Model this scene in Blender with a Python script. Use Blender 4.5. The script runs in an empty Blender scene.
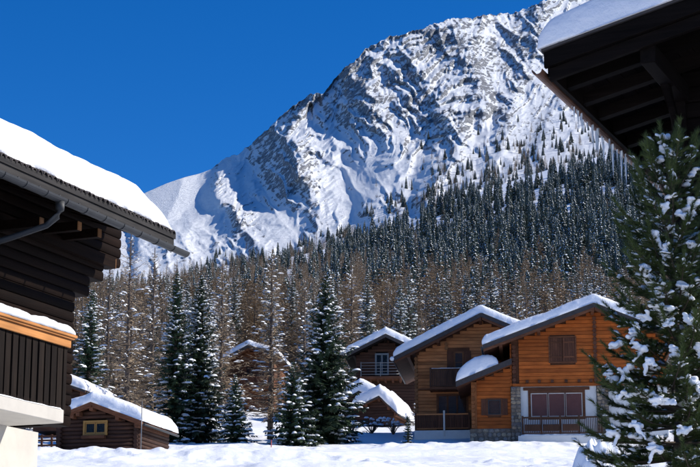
import bpy, bmesh, math, random
import numpy as np
from mathutils import Vector, Matrix, noise as mnoise

rnd = random.Random(7)
scene = bpy.context.scene
col = scene.collection
F = 1800.0
PITCH = math.atan(417 / F)

# ------------------------------------------------------------------ camera, world, sun, exposure
cam_d = bpy.data.cameras.new("camera")
cam = bpy.data.objects.new("camera", cam_d)
col.objects.link(cam)
cam_d.sensor_width = 36.0
cam_d.lens = 36.0 * F / 700.0
cam_d.clip_start = 0.1
cam_d.clip_end = 30000
cam.location = (0, 0, 0)
cam.rotation_euler = (math.pi / 2 + PITCH, 0, 0)
scene.camera = cam

SUN_AZ, SUN_EL = 88.0, 35.0           # azimuth clockwise from the view axis (+Y)
world = bpy.data.worlds.new("World")
scene.world = world
world.use_nodes = True
wn = world.node_tree
bg = wn.nodes["Background"]
sky = wn.nodes.new("ShaderNodeTexSky")
sky.sky_type = 'NISHITA'
sky.sun_disc = False
sky.sun_elevation = math.radians(SUN_EL)
sky.sun_rotation = math.radians(SUN_AZ)
sky.altitude = 3000
sky.air_density = 1.0
sky.dust_density = 0.0
sky.ozone_density = 6.0
hsv = wn.nodes.new("ShaderNodeHueSaturation")
hsv.inputs["Hue"].default_value = 0.508
hsv.inputs["Saturation"].default_value = 1.26
wn.links.new(sky.outputs[0], hsv.inputs["Color"])
wn.links.new(hsv.outputs[0], bg.inputs[0])
bg.inputs[1].default_value = 0.108

sun_d = bpy.data.lights.new("sun", 'SUN')
sun_d.energy = 4.3
sun_d.angle = math.radians(0.5)
sun_d.color = (1.0, 0.94, 0.85)
sun = bpy.data.objects.new("sun", sun_d)
col.objects.link(sun)
a_, e_ = math.radians(SUN_AZ), math.radians(SUN_EL)
to_sun = Vector((math.sin(a_) * math.cos(e_), math.cos(a_) * math.cos(e_), math.sin(e_)))
sun.rotation_euler = to_sun.to_track_quat('Z', 'Y').to_euler()
scene.view_settings.view_transform = 'Standard'
scene.view_settings.look = 'None'
scene.view_settings.exposure = 0.5
scene.view_settings.gamma = 1.0
scene.render.engine = 'CYCLES'
scene.cycles.max_bounces = 6
scene.cycles.diffuse_bounces = 3

# ------------------------------------------------------------------ geometry helpers
def ray(px, py):
    u = (px - 350) / F
    v = (233.5 - py) / F
    return np.array([u, math.cos(PITCH) - v * math.sin(PITCH), math.sin(PITCH) + v * math.cos(PITCH)])

def at(px, py, Y):
    r = ray(px, py)
    return r * (Y / r[1])

def elev(py):
    return PITCH - np.arctan((np.asarray(py, float) - 233.5) / F)

class Frame:
    """local frame of a building: x = right of its axis, y = along the axis (away), z up"""
    def __init__(s, O, az):
        s.O = np.array(O, float)
        s.az = math.radians(az)
        s.d = np.array([math.sin(s.az), math.cos(s.az), 0])
        s.n = np.array([math.cos(s.az), -math.sin(s.az), 0])
    def hit(s, px, py, x=None, y=None):
        r = ray(px, py)
        ax, c = (s.n, x) if x is not None else (s.d, y)
        w = r * ((c + s.O @ ax) / (r @ ax)) - s.O
        return float(w @ s.n), float(w @ s.d), float(w[2])
    def root(s, name):
        o = bpy.data.objects.new(name, None)
        o.empty_display_size = 0.3
        o.location = s.O
        o.rotation_euler = (0, 0, -s.az)
        col.objects.link(o)
        return o

def tag(o, label=None, cat=None, group=None, kind=None):
    if label: o['label'] = label
    if cat: o['category'] = cat
    if group: o['group'] = group
    if kind: o['kind'] = kind
    return o

def np_mesh(name, V, Fc, mats, mi=None, smooth=False):
    me = bpy.data.meshes.new(name)
    V = np.asarray(V, np.float32).reshape(-1, 3)
    Fc = np.asarray(Fc, np.int32)
    k = Fc.shape[1]
    me.vertices.add(len(V)); me.vertices.foreach_set("co", V.ravel())
    me.loops.add(Fc.size); me.loops.foreach_set("vertex_index", Fc.ravel())
    me.polygons.add(len(Fc))
    me.polygons.foreach_set("loop_start", np.arange(0, Fc.size, k, dtype=np.int32))
    me.polygons.foreach_set("loop_total", np.full(len(Fc), k, np.int32))
    for m in mats: me.materials.append(m)
    if mi is not None: me.polygons.foreach_set("material_index", np.asarray(mi, np.int32))
    me.polygons.foreach_set("use_smooth", np.full(len(Fc), smooth))
    me.update(calc_edges=True)
    me.validate()
    return me

def link(name, me, parent=None, loc=None):
    o = bpy.data.objects.new(name, me)
    col.objects.link(o)
    if parent is not None: o.parent = parent
    if loc is not None: o.location = loc
    return o

class MB:
    """collects shapes, builds ONE mesh object"""
    def __init__(s): s.v = []; s.f = []; s.m = []; s.sm = []
    def add(s, vs, fs, mi=0, smooth=False):
        b = len(s.v)
        s.v += [tuple(map(float, q)) for q in vs]
        for f in fs:
            s.f.append([i + b for i in f]); s.m.append(mi); s.sm.append(smooth)
        return s
    def box(s, x0, x1, y0, y1, z0, z1, mi=0):
        v = [(x, y, z) for z in (z0, z1) for y in (y0, y1) for x in (x0, x1)]
        return s.add(v, [(0, 2, 3, 1), (4, 5, 7, 6), (0, 1, 5, 4), (2, 6, 7, 3), (0, 4, 6, 2), (1, 3, 7, 5)], mi)
    def prism(s, poly, y0, y1, mi=0):
        """poly: (x,z) list, extruded along y"""
        n = len(poly)
        v = [(x, y0, z) for x, z in poly] + [(x, y1, z) for x, z in poly]
        return s.add(v, [tuple(range(n)), tuple(range(2 * n - 1, n - 1, -1))] +
                     [(i, i + n, (i + 1) % n + n, (i + 1) % n) for i in range(n)], mi)
    def prism_x(s, poly, x0, x1, mi=0):
        """poly: (y,z) list, extruded along x"""
        n = len(poly)
        v = [(x0, y, z) for y, z in poly] + [(x1, y, z) for y, z in poly]
        return s.add(v, [tuple(range(n)), tuple(range(2 * n - 1, n - 1, -1))] +
                     [(i, i + n, (i + 1) % n + n, (i + 1) % n) for i in range(n)], mi)
    def tube(s, pts, rad, n=8, mi=0, cap=True):
        if not hasattr(rad, '__len__'): rad = [rad] * len(pts)
        P = [Vector(q) for q in pts]
        b = len(s.v)
        for i, q in enumerate(P):
            t = (P[min(i + 1, len(P) - 1)] - P[max(i - 1, 0)]).normalized()
            ref = Vector((0, 0, 1)) if abs(t.z) < 0.9 else Vector((1, 0, 0))
            u = t.cross(ref).normalized(); w = t.cross(u)
            for k in range(n):
                a = 2 * math.pi * k / n
                s.v.append(tuple(q + (u * math.cos(a) + w * math.sin(a)) * rad[i]))
        for i in range(len(P) - 1):
            for k in range(n):
                s.f.append([b + i * n + k, b + i * n + (k + 1) % n, b + (i + 1) * n + (k + 1) % n, b + (i + 1) * n + k])
                s.m.append(mi); s.sm.append(True)
        if cap:
            s.f.append([b + k for k in range(n)][::-1]); s.m.append(mi); s.sm.append(False)
            s.f.append([b + (len(P) - 1) * n + k for k in range(n)]); s.m.append(mi); s.sm.append(False)
        return s
    def mesh(s, name, mats):
        me = bpy.data.meshes.new(name)
        me.from_pydata(s.v, [], s.f)
        for m in mats: me.materials.append(m)
        me.polygons.foreach_set("material_index", s.m)
        me.polygons.foreach_set("use_smooth", s.sm)
        me.update()
        bm = bmesh.new(); bm.from_mesh(me)
        bmesh.ops.recalc_face_normals(bm, faces=bm.faces)
        bm.to_mesh(me); bm.free()
        return me
    def build(s, name, mats, parent=None, bevel=0):
        if not isinstance(mats, (list, tuple)): mats = [mats]
        o = link(name, s.mesh(name, mats), parent)
        if bevel:
            md = o.modifiers.new("bevel", 'BEVEL'); md.width = bevel; md.segments = 1; md.limit_method = 'ANGLE'
        return o

def box_obj(name, x0, x1, y0, y1, z0, z1, mat, parent, bevel=0):
    return MB().box(x0, x1, y0, y1, z0, z1).build(name, mat, parent, bevel)

# numpy perlin noise
_rs = np.random.RandomState(3)
_perm = np.concatenate([_rs.permutation(256)] * 3)
_g = np.stack([np.cos(np.linspace(0, 2 * np.pi, 256, endpoint=False)), np.sin(np.linspace(0, 2 * np.pi, 256, endpoint=False))], 1)
_g = _g[_rs.permutation(256)]
def perlin(x, y, seed=0):
    x = np.asarray(x, float) + seed * 17.31; y = np.asarray(y, float) + seed * 9.77
    xi = np.floor(x).astype(int); yi = np.floor(y).astype(int)
    xf = x - xi; yf = y - yi
    u = xf**3 * (xf * (xf * 6 - 15) + 10); v = yf**3 * (yf * (yf * 6 - 15) + 10)
    def gr(a, b, dx, dy):
        h = _perm[(_perm[a & 255] + b) & 255]
        g = _g[h]
        return g[..., 0] * dx + g[..., 1] * dy
    n00 = gr(xi, yi, xf, yf); n10 = gr(xi + 1, yi, xf - 1, yf)
    n01 = gr(xi, yi + 1, xf, yf - 1); n11 = gr(xi + 1, yi + 1, xf - 1, yf - 1)
    return ((n00 * (1 - u) + n10 * u) * (1 - v) + (n01 * (1 - u) + n11 * u) * v) * 1.5
def fbm(x, y, o=4, seed=0, g=.5):
    s = 0; a = 1
    for k in range(o):
        s = s + a * perlin(x * 2**k, y * 2**k, seed + k); a *= g
    return s
def ridged(x, y, o=4, seed=0, g=.5):
    s = 0; a = 1; w = 1
    for k in range(o):
        n = 1 - np.abs(perlin(x * 2**k, y * 2**k, seed + k)) * 1.6
        n = n * n
        s = s + a * n * w; w = np.clip(n * 1.6, 0, 1); a *= g
    return s
def sstep(a, b, x):
    t = np.clip((x - a) / (b - a), 0, 1); return t * t * (3 - 2 * t)

# ------------------------------------------------------------------ materials
class NT:
    def __init__(s, name):
        s.m = bpy.data.materials.new(name); s.m.use_nodes = True
        s.t = s.m.node_tree; s.b = s.t.nodes["Principled BSDF"]
    def n(s, typ, **kw):
        nd = s.t.nodes.new("ShaderNode" + typ)
        for k, v in kw.items():
            if k in nd.inputs: nd.inputs[k].default_value = v
            else: setattr(nd, k, v)
        return nd
    def l(s, a, b): s.t.links.new(a, b)
    def ramp(s, fac, stops):
        r = s.n("ValToRGB"); e = r.color_ramp.elements
        while len(e) < len(stops): e.new(0.5)
        for el, (p_, c) in zip(e, stops): el.position = p_; el.color = (*c, 1)
        s.l(fac, r.inputs[0]); return r.outputs[0]
    def coords(s, scale, kind="Position"):
        g = s.n("NewGeometry"); mp = s.n("Mapping"); mp.inputs["Scale"].default_value = scale
        s.l(g.outputs["Position"], mp.inputs["Vector"]); return mp.outputs[0]
    def bump(s, h, strength, dist=0.01):
        b = s.n("Bump"); b.inputs["Strength"].default_value = strength; b.inputs["Distance"].default_value = dist
        s.l(h, b.inputs["Height"]); s.l(b.outputs[0], s.b.inputs["Normal"]); return b

def plain(name, c, rough=.7, metal=0, var=.12, sc=6, bump=0.15):
    t = NT(name); co = t.coords((sc,) * 3)
    nz = t.n("TexNoise", Scale=1.0, Detail=5.0, Roughness=.6); t.l(co, nz.inputs["Vector"])
    c1 = tuple(min(1, x * (1 + var)) for x in c); c0 = tuple(x * (1 - var) for x in c)
    t.l(t.ramp(nz.outputs[0], [(.3, c0), (.7, c1)]), t.b.inputs["Base Color"])
    t.b.inputs["Roughness"].default_value = rough; t.b.inputs["Metallic"].default_value = metal
    if bump: t.bump(nz.outputs[0], bump, .02)
    return t.m

def wood(name, c0, c1, axis='x', rough=.75, az=0.0, boardvar=.35, fine=1.0, spec=.22):
    """weathered wood; grain runs along axis, each board object differs"""
    t = NT(name)
    g = t.n("NewGeometry"); mp0 = t.n("Mapping"); mp0.inputs["Rotation"].default_value = (0, 0, az)
    t.l(g.outputs["Position"], mp0.inputs["Vector"])
    oi = t.n("ObjectInfo")
    ad = t.n("VectorMath", operation='ADD'); t.l(mp0.outputs[0], ad.inputs[0])
    mu = t.n("Math", operation='MULTIPLY'); mu.inputs[1].default_value = 37.0
    t.l(oi.outputs["Random"], mu.inputs[0]); t.l(mu.outputs[0], ad.inputs[1])
    mp = t.n("Mapping")
    sc = {'x': (1.2, 14, 22), 'y': (14, 1.2, 22), 'z': (22, 22, 1.2)}[axis]
    mp.inputs["Scale"].default_value = tuple(v * fine for v in sc)
    t.l(ad.outputs[0], mp.inputs["Vector"])
    n1 = t.n("TexNoise", Scale=1.0, Detail=6.0, Roughness=.65); t.l(mp.outputs[0], n1.inputs["Vector"])
    n2 = t.n("TexNoise", Scale=1.3, Detail=3.0); t.l(ad.outputs[0], n2.inputs["Vector"])
    base = t.ramp(n1.outputs[0], [(.28, c0), (.72, c1)])
    m1 = t.n("MapRange"); m1.inputs["From Min"].default_value = .3; m1.inputs["From Max"].default_value = .7
    m1.inputs["To Min"].default_value = .78; m1.inputs["To Max"].default_value = 1.15
    t.l(n2.outputs[0], m1.inputs["Value"])
    m2 = t.n("MapRange"); m2.inputs["To Min"].default_value = 1 - boardvar; m2.inputs["To Max"].default_value = 1 + boardvar * .6
    t.l(oi.outputs["Random"], m2.inputs["Value"])
    mm = t.n("Math", operation='MULTIPLY'); t.l(m1.outputs[0], mm.inputs[0]); t.l(m2.outputs[0], mm.inputs[1])
    vm = t.n("VectorMath", operation='SCALE'); t.l(base, vm.inputs[0]); t.l(mm.outputs[0], vm.inputs["Scale"])
    t.l(vm.outputs[0], t.b.inputs["Base Color"])
    t.b.inputs["Roughness"].default_value = rough
    t.b.inputs["Specular IOR Level"].default_value = spec
    t.bump(n1.outputs[0], .35, .01)
    return t.m

def snow_mat(name, c=(.86, .88, .90), scale=3.0, strength=.4, dist=.05, spark=True):
    t = NT(name); co = t.coords((1, 1, 1))
    n1 = t.n("TexNoise", Scale=scale, Detail=8.0, Roughness=.6); t.l(co, n1.inputs["Vector"])
    t.l(t.ramp(n1.outputs[0], [(.3, tuple(x * .97 for x in c)), (.7, c)]), t.b.inputs["Base Color"])
    t.b.inputs["Roughness"].default_value = .65
    t.b.inputs["Specular IOR Level"].default_value = .25
    t.bump(n1.outputs[0], strength, dist)
    return t.m

M = {}
M['snow'] = snow_mat('snow', scale=5, strength=.35, dist=.03)
M['snow_ground'] = snow_mat('snow_ground', scale=1.3, strength=.6, dist=.12)
M['snow_tree'] = snow_mat('snow_tree', c=(.82, .85, .88), scale=8, strength=.5, dist=.05)
M['snow_roof'] = snow_mat('snow_roof', c=(.86, .87, .89), scale=2.6, strength=.55, dist=.10)
AZL = math.radians(22.1)
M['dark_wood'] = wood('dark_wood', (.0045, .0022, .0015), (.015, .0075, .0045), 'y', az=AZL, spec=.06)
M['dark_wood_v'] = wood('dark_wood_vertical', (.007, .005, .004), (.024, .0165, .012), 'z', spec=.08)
M['fascia_wood'] = wood('fascia_wood', (.014, .013, .013), (.05, .046, .043), 'y', az=AZL, fine=.8)
M['orange_board'] = wood('orange_board', (.42, .17, .05), (.62, .28, .09), 'y', az=AZL, boardvar=.12)
M['log_end'] = wood('log_end', (.22, .10, .04), (.42, .2, .08), 'y', az=AZL)  # dark beam ends as the sun catches them, light put into the colour
M['plaster'] = plain('white_plaster', (.55, .52, .46), .85, var=.08, sc=3, bump=.1)
M['plaster_grey'] = plain('grey_white_plaster', (.62, .62, .60), .85, var=.07, sc=2, bump=.1)
M['tile'] = plain('roof_tile', (.055, .045, .042), .8, var=.4, sc=9)
M['metal'] = plain('gutter_metal', (.022, .025, .028), .6, metal=.0, var=.25, sc=5)
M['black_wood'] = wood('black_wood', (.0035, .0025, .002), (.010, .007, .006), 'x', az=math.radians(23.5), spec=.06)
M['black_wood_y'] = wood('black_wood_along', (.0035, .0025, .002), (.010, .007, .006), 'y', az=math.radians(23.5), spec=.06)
M['gutter_brown'] = plain('copper_gutter', (.20, .09, .05), .5, metal=.4, var=.3)
M['orange_wood'] = wood('orange_wood', (.27, .060, .010), (.45, .120, .021), 'x', boardvar=.3, fine=.5)
M['orange_wood_v'] = wood('orange_wood_post', (.16, .055, .018), (.3, .11, .035), 'z', boardvar=.2, fine=.6)
M['tan_wood'] = wood('tan_wood', (.28, .10, .037), (.50, .21, .078), 'x', boardvar=.35, fine=.5)
M['tan_wood_v'] = wood('tan_wood_post', (.15, .065, .026), (.28, .13, .055), 'z', boardvar=.2, fine=.6)
M['brown_wood'] = wood('brown_wood', (.075, .028, .014), (.17, .07, .034), 'x', boardvar=.3, fine=.5)
M['brown_wood_v'] = wood('brown_wood_upright', (.055, .022, .013), (.13, .052, .028), 'z', boardvar=.25, fine=.6)
M['red_brown'] = wood('red_brown_wood', (.028, .013, .009), (.070, .032, .02), 'x', boardvar=.3, fine=.5)
M['railing_wood'] = wood('railing_wood', (.035, .018, .012), (.085, .04, .024), 'z', boardvar=.3)
M['rail_wood_x'] = wood('rail_wood', (.04, .02, .013), (.10, .05, .03), 'x', boardvar=.3)
M['yellow_paint'] = plain('ochre_window_paint', (.27, .14, .025), .6, var=.12, sc=4)
M['curtain'] = plain('reddish_curtain', (.30, .10, .07), .8, var=.15, sc=3)
M['frame_white'] = plain('pale_frame', (.55, .52, .48), .5, var=.08)
M['roof_edge'] = plain('dark_roof_edge', (.035, .03, .03), .75, var=.3)
M['steel'] = plain('grey_steel', (.17, .175, .18), .4, metal=.6, var=.1)
M['ice'] = None
def glass(name, c=(.02, .025, .03), rough=.08):
    t = NT(name); t.b.inputs["Base Color"].default_value = (*c, 1); t.b.inputs["Roughness"].default_value = rough
    t.b.inputs["IOR"].default_value = 1.5
    t.b.inputs["Alpha"].default_value = .22; t.b.inputs["Specular IOR Level"].default_value = .35
    return t.m
M['glass'] = glass('window_glass')
t = NT('icicle_ice'); t.b.inputs["Base Color"].default_value = (.8, .88, .95, 1); t.b.inputs["Roughness"].default_value = .12
t.b.inputs["Transmission Weight"].default_value = .55; t.b.inputs["IOR"].default_value = 1.31; M['ice'] = t.m

def stone_mat():
    t = NT('field_stone'); oi = t.n("ObjectInfo"); co = t.coords((1, 1, 1))
    nz = t.n("TexNoise", Scale=9.0, Detail=6.0); t.l(co, nz.inputs["Vector"])
    r1 = t.ramp(oi.outputs["Random"], [(0, (.10, .085, .07)), (.25, (.22, .17, .12)), (.45, (.14, .12, .11)), (.65, (.34, .27, .18)), (.85, (.20, .19, .18)), (1, (.30, .20, .12))])
    m = t.n("MapRange"); m.inputs["From Min"].default_value = .3; m.inputs["From Max"].default_value = .7; m.inputs["To Min"].default_value = .6; m.inputs["To Max"].default_value = 1.3
    t.l(nz.outputs[0], m.inputs["Value"])
    vm = t.n("VectorMath", operation='SCALE'); t.l(r1, vm.inputs[0]); t.l(m.outputs[0], vm.inputs["Scale"])
    t.l(vm.outputs[0], t.b.inputs["Base Color"]); t.b.inputs["Roughness"].default_value = .85
    t.bump(nz.outputs[0], .6, .03); return t.m
M['stone'] = stone_mat()
M['mortar'] = plain('mortar', (.12, .105, .09), .95, var=.2)

def leaf_mat(name, c0, c1, sc=.6, rough=.6, trans=0.0):
    t = NT(name); co = t.coords((1, 1, 1)); oi = t.n("ObjectInfo")
    nz = t.n("TexNoise", Scale=sc, Detail=6.0, Roughness=.7); t.l(co, nz.inputs["Vector"])
    r = t.ramp(nz.outputs[0], [(.3, c0), (.7, c1)])
    m = t.n("MapRange"); m.inputs["To Min"].default_value = .7; m.inputs["To Max"].default_value = 1.3
    t.l(oi.outputs["Random"], m.inputs["Value"])
    vm = t.n("VectorMath", operation='SCALE'); t.l(r, vm.inputs[0]); t.l(m.outputs[0], vm.inputs["Scale"])
    t.l(vm.outputs[0], t.b.inputs["Base Color"]); t.b.inputs["Roughness"].default_value = rough
    t.b.inputs["Specular IOR Level"].default_value = .25
    return t.m
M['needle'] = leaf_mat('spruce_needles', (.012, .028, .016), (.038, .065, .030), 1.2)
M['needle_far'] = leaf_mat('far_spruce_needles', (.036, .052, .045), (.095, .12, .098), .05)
M['pine'] = leaf_mat('pine_needles', (.018, .038, .012), (.095, .13, .034), 4)
M['larch'] = leaf_mat('larch_twigs', (.165, .12, .075), (.34, .25, .155), .3)
M['larch_far'] = leaf_mat('far_larch_twigs', (.145, .105, .068), (.29, .21, .13), .03)
M['bark'] = plain('bark', (.075, .055, .042), .9, var=.4, sc=5, bump=.5)
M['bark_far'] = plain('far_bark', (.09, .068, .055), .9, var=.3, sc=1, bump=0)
# ------------------------------------------------------------------ ground: one sheet rising from the village to the foot of the mountain
TZ_Y = np.array([-200, 0, 10, 20, 40, 60, 78, 84, 90, 100, 112, 120, 150, 200, 300.])
TZ_Z = np.array([-14, -1.6, -1.2, .2, 3.0, 5.5, 7.95, 8.7, 9.3, 10.75, 12.55, 13.9, 18.8, 27.2, 44.])
YT_X = np.array([-300, 140, 200, 280, 350, 400, 450, 500, 550, 600, 640, 900.])
YT_Y = np.array([300, 287, 280, 263, 250, 229, 205, 190, 174, 161, 151, 95.])
Y_FAR = 1500.0
_pg = np.arange(-500, 1101, 10.0)
_yg = np.convolve(np.pad(np.interp(_pg, YT_X, YT_Y), 8, mode='edge'), np.hanning(19)[1:-1] / np.hanning(19).sum(), mode='valid')
def ytop(px): return np.interp(px, _pg, _yg)
def ground_z(x, y):
    x = np.asarray(x, float); y = np.asarray(y, float)
    r = np.hypot(x, y) + 1e-6
    az = np.arctan2(x, y)
    aa = np.abs(az)
    ce = np.minimum(aa, math.radians(24))
    Y = r * np.cos(ce)
    px = 350 + F * np.tan(np.clip(az, -math.radians(24), math.radians(24))) * .97
    z0 = np.interp(Y, TZ_Y, TZ_Z)
    s = np.clip(np.log(np.maximum(Y, 300) / 300) / math.log(Y_FAR / 300), 0, 1.2) ** .95
    yy = 382 + (ytop(px) - 382) * s
    z1 = Y * np.tan(elev(yy))
    z = np.where(Y > 300, z1, z0)
    c = 1 - 1.05 * sstep(math.radians(32), math.radians(150), aa)
    z = (z + 1.6) * c - 1.6
    # relief of the snow
    n = .24 * perlin(x / 6, y / 9, 1) + .22 * perlin(x / 14, y / 11, 4) + .05 * perlin(x / 1.7, y / 2.6, 2) + .5 * perlin(x / 31, y / 40, 5) * sstep(100, 200, r)
    tr = .06 * np.maximum(0, fbm(x / .8, y / 1.3, 2, 8)) * sstep(.0, .5, perlin(x / 9, y / 14, 11) + .3)
    n = n + tr * sstep(20, 60, r) + 4.0 * perlin(x / 120, y / 140, 6) * sstep(180, 500, r)
    # ploughed bank in front of the cabin and of the chalets
    b1 = .50 * np.exp(-((y - (79.5 + .10 * (x + 12))) / 2.0) ** 2) * sstep(5, -4, x)
    b2 = .36 * np.exp(-((y - 104) / 2.2) ** 2) * sstep(-1, 4, x)
    lump = .20 * np.maximum(0, fbm(x / 1.3, y / 1.1, 3, 9))
    # a trodden path and wheel ruts that cross the open snow
    pth = 92 + .16 * (x + 10) + 1.2 * np.sin(x / 5.5)
    for off, dp, wd in ((0, .16, .28), (1.7, .14, .26), (-6.5, .12, .22)):
        q = y - pth - off
        n = n - dp * np.exp(-(q / wd / 1.6) ** 2) * (1 + .6 * perlin(x / .5, y / .5, 14)) + .06 * np.exp(-((np.abs(q) - .75) / .3) ** 2)
    n = n + .28 * np.maximum(0, fbm(x / 3.2, y / 2.2, 3, 17) - .15) * np.exp(-((y - 68) / 9) ** 2)
    return z + n + (b1 + b2) * (1 + .25 * perlin(x / 1.3, y / 2, 3)) + lump * (np.exp(-((y - 78.5) / 2.) ** 2) + np.exp(-((y - 103) / 2.) ** 2))

azs = np.concatenate([np.linspace(-180, -40, 24)[:-1], np.linspace(-40, -13, 28)[:-1], np.linspace(-13, 13, 361), np.linspace(13, 40, 28)[1:], np.linspace(40, 180, 24)[1:]])
rs_ = np.concatenate([[0.5], np.linspace(2, 48, 30), np.linspace(49, 70, 40)[1:], np.linspace(70, 132, 260)[1:], np.geomspace(132, 1560, 130)[1:]])
A, R_ = np.meshgrid(np.radians(azs), rs_)
X = R_ * np.sin(A); Yg = R_ * np.cos(A)
Z = ground_z(X, Yg)
V = np.stack([X, Yg, Z], -1).reshape(-1, 3)
nc, nr = len(azs), len(rs_)
idx = np.arange(nc * nr).reshape(nr, nc)
Fq = np.stack([idx[:-1, :-1], idx[:-1, 1:], idx[1:, 1:], idx[1:, :-1]], -1).reshape(-1, 4)
g = link('snowy_ground', np_mesh('snowy_ground', V, Fq, [M['snow_ground']], smooth=True))
tag(g, 'deep trodden snow covering the rising ground of the village', kind='structure')

# ------------------------------------------------------------------ mountain
RID_X = [-400, 0, 100, 140, 165, 185, 200, 212, 225, 240, 255, 270, 290, 310, 325, 335, 345, 355, 365, 380, 400, 425, 450, 480, 510, 530, 543, 555, 575, 600, 620, 650, 700, 800, 1000]
RID_Y = [330, 262, 214, 195, 184, 177, 173.5, 169, 158, 151, 143, 125, 107, 96, 91, 80, 67, 59, 50, 41, 35.5, 27, 19.5, 16.5, 13.5, 8, 1, -3, -3, -4, 1, 6, -8, 10, 60]
mx = np.concatenate([np.linspace(-250, 130, 70)[:-1], np.linspace(130, 660, 640), np.linspace(660, 950, 50)[1:]])
mt = np.linspace(0, 1, 330)
PX, T = np.meshgrid(mx, mt)
yr = np.interp(mx, RID_X, RID_Y)
yr = yr + 3.0 * perlin(mx / 17, mx * 0, 21) * sstep(205, 230, mx) + 1.8 * perlin(mx / 6, mx * 0, 22) * sstep(205, 230, mx) + .9 * perlin(mx / 2.5, mx * 0, 23) * sstep(205, 230, mx)
yb = ytop(mx) + 26
PY = yb + (yr - yb) * T
def seg_d(px, py, pts):
    d = np.full(px.shape, 1e9)
    for (x0, y0), (x1, y1) in zip(pts[:-1], pts[1:]):
        vx, vy = x1 - x0, y1 - y0
        k = np.clip(((px - x0) * vx + (py - y0) * vy) / (vx * vx + vy * vy), 0, 1)
        d = np.minimum(d, np.hypot(px - x0 - k * vx, py - y0 - k * vy))
    return d
def blob(cx, cy, rx, ry): return np.exp(-((PX - cx) / rx) ** 2 - ((PY - cy) / ry) ** 2)
wx = PX + 9 * fbm(PX / 45, PY / 45, 3, 31); wy = PY + 9 * fbm(PX / 45, PY / 45, 3, 37)
rel = np.zeros_like(PX)
ridges = [([(223, 194), (238, 212), (255, 232), (272, 247)], 34, 20), ([(223, 194), (205, 215), (185, 250)], 20, 16),
          ([(303, 158), (315, 185), (322, 212), (332, 234)], 36, 22), ([(303, 158), (285, 190), (270, 215)], 18, 16),
          ([(272, 122), (290, 140), (303, 158)], 30, 22), ([(255, 143), (238, 165), (228, 185)], 24, 16),
          ([(345, 66), (352, 92), (372, 118), (384, 140)], 30, 22), ([(400, 36), (415, 70), (440, 105), (450, 130)], 30, 24),
          ([(480, 17), (470, 60), (478, 110), (455, 165), (425, 205)], 34, 26), ([(545, 2), (530, 50), (515, 95), (500, 150)], 34, 26),
          ([(600, -3), (585, 60), (560, 120), (540, 170)], 30, 28), ([(400, 150), (392, 175), (372, 215)], 26, 15),
          ([(178, 184), (168, 215), (160, 250)], 16, 12), ([(330, 92), (322, 120), (340, 150)], 22, 16)]
valleys = [([(388, 130), (366, 175), (350, 205), (344, 240)], 34, 24), ([(244, 150), (255, 185), (285, 215), (296, 245)], 30, 20),
           ([(345, 130), (350, 160), (345, 190)], 20, 14), ([(420, 110), (418, 150), (400, 195)], 24, 18),
           ([(500, 60), (492, 110), (470, 150)], 24, 18), ([(560, 60), (545, 110), (525, 150)], 24, 20), ([(200, 178), (198, 200), (178, 225)], 16, 14)]
for pts, amp, w in ridges: rel += amp * np.exp(-(seg_d(wx, wy, pts) / w) ** 1.15)
for pts, amp, w in valleys: rel -= amp * np.exp(-(seg_d(wx, wy, pts) / w) ** 1.6)
dome = sstep(222, 196, PX - .5 * (PY - 185)) * sstep(250, 200, PY)
rough = 1 - .9 * dome
sx = wx + .35 * (wy - 100)
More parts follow.
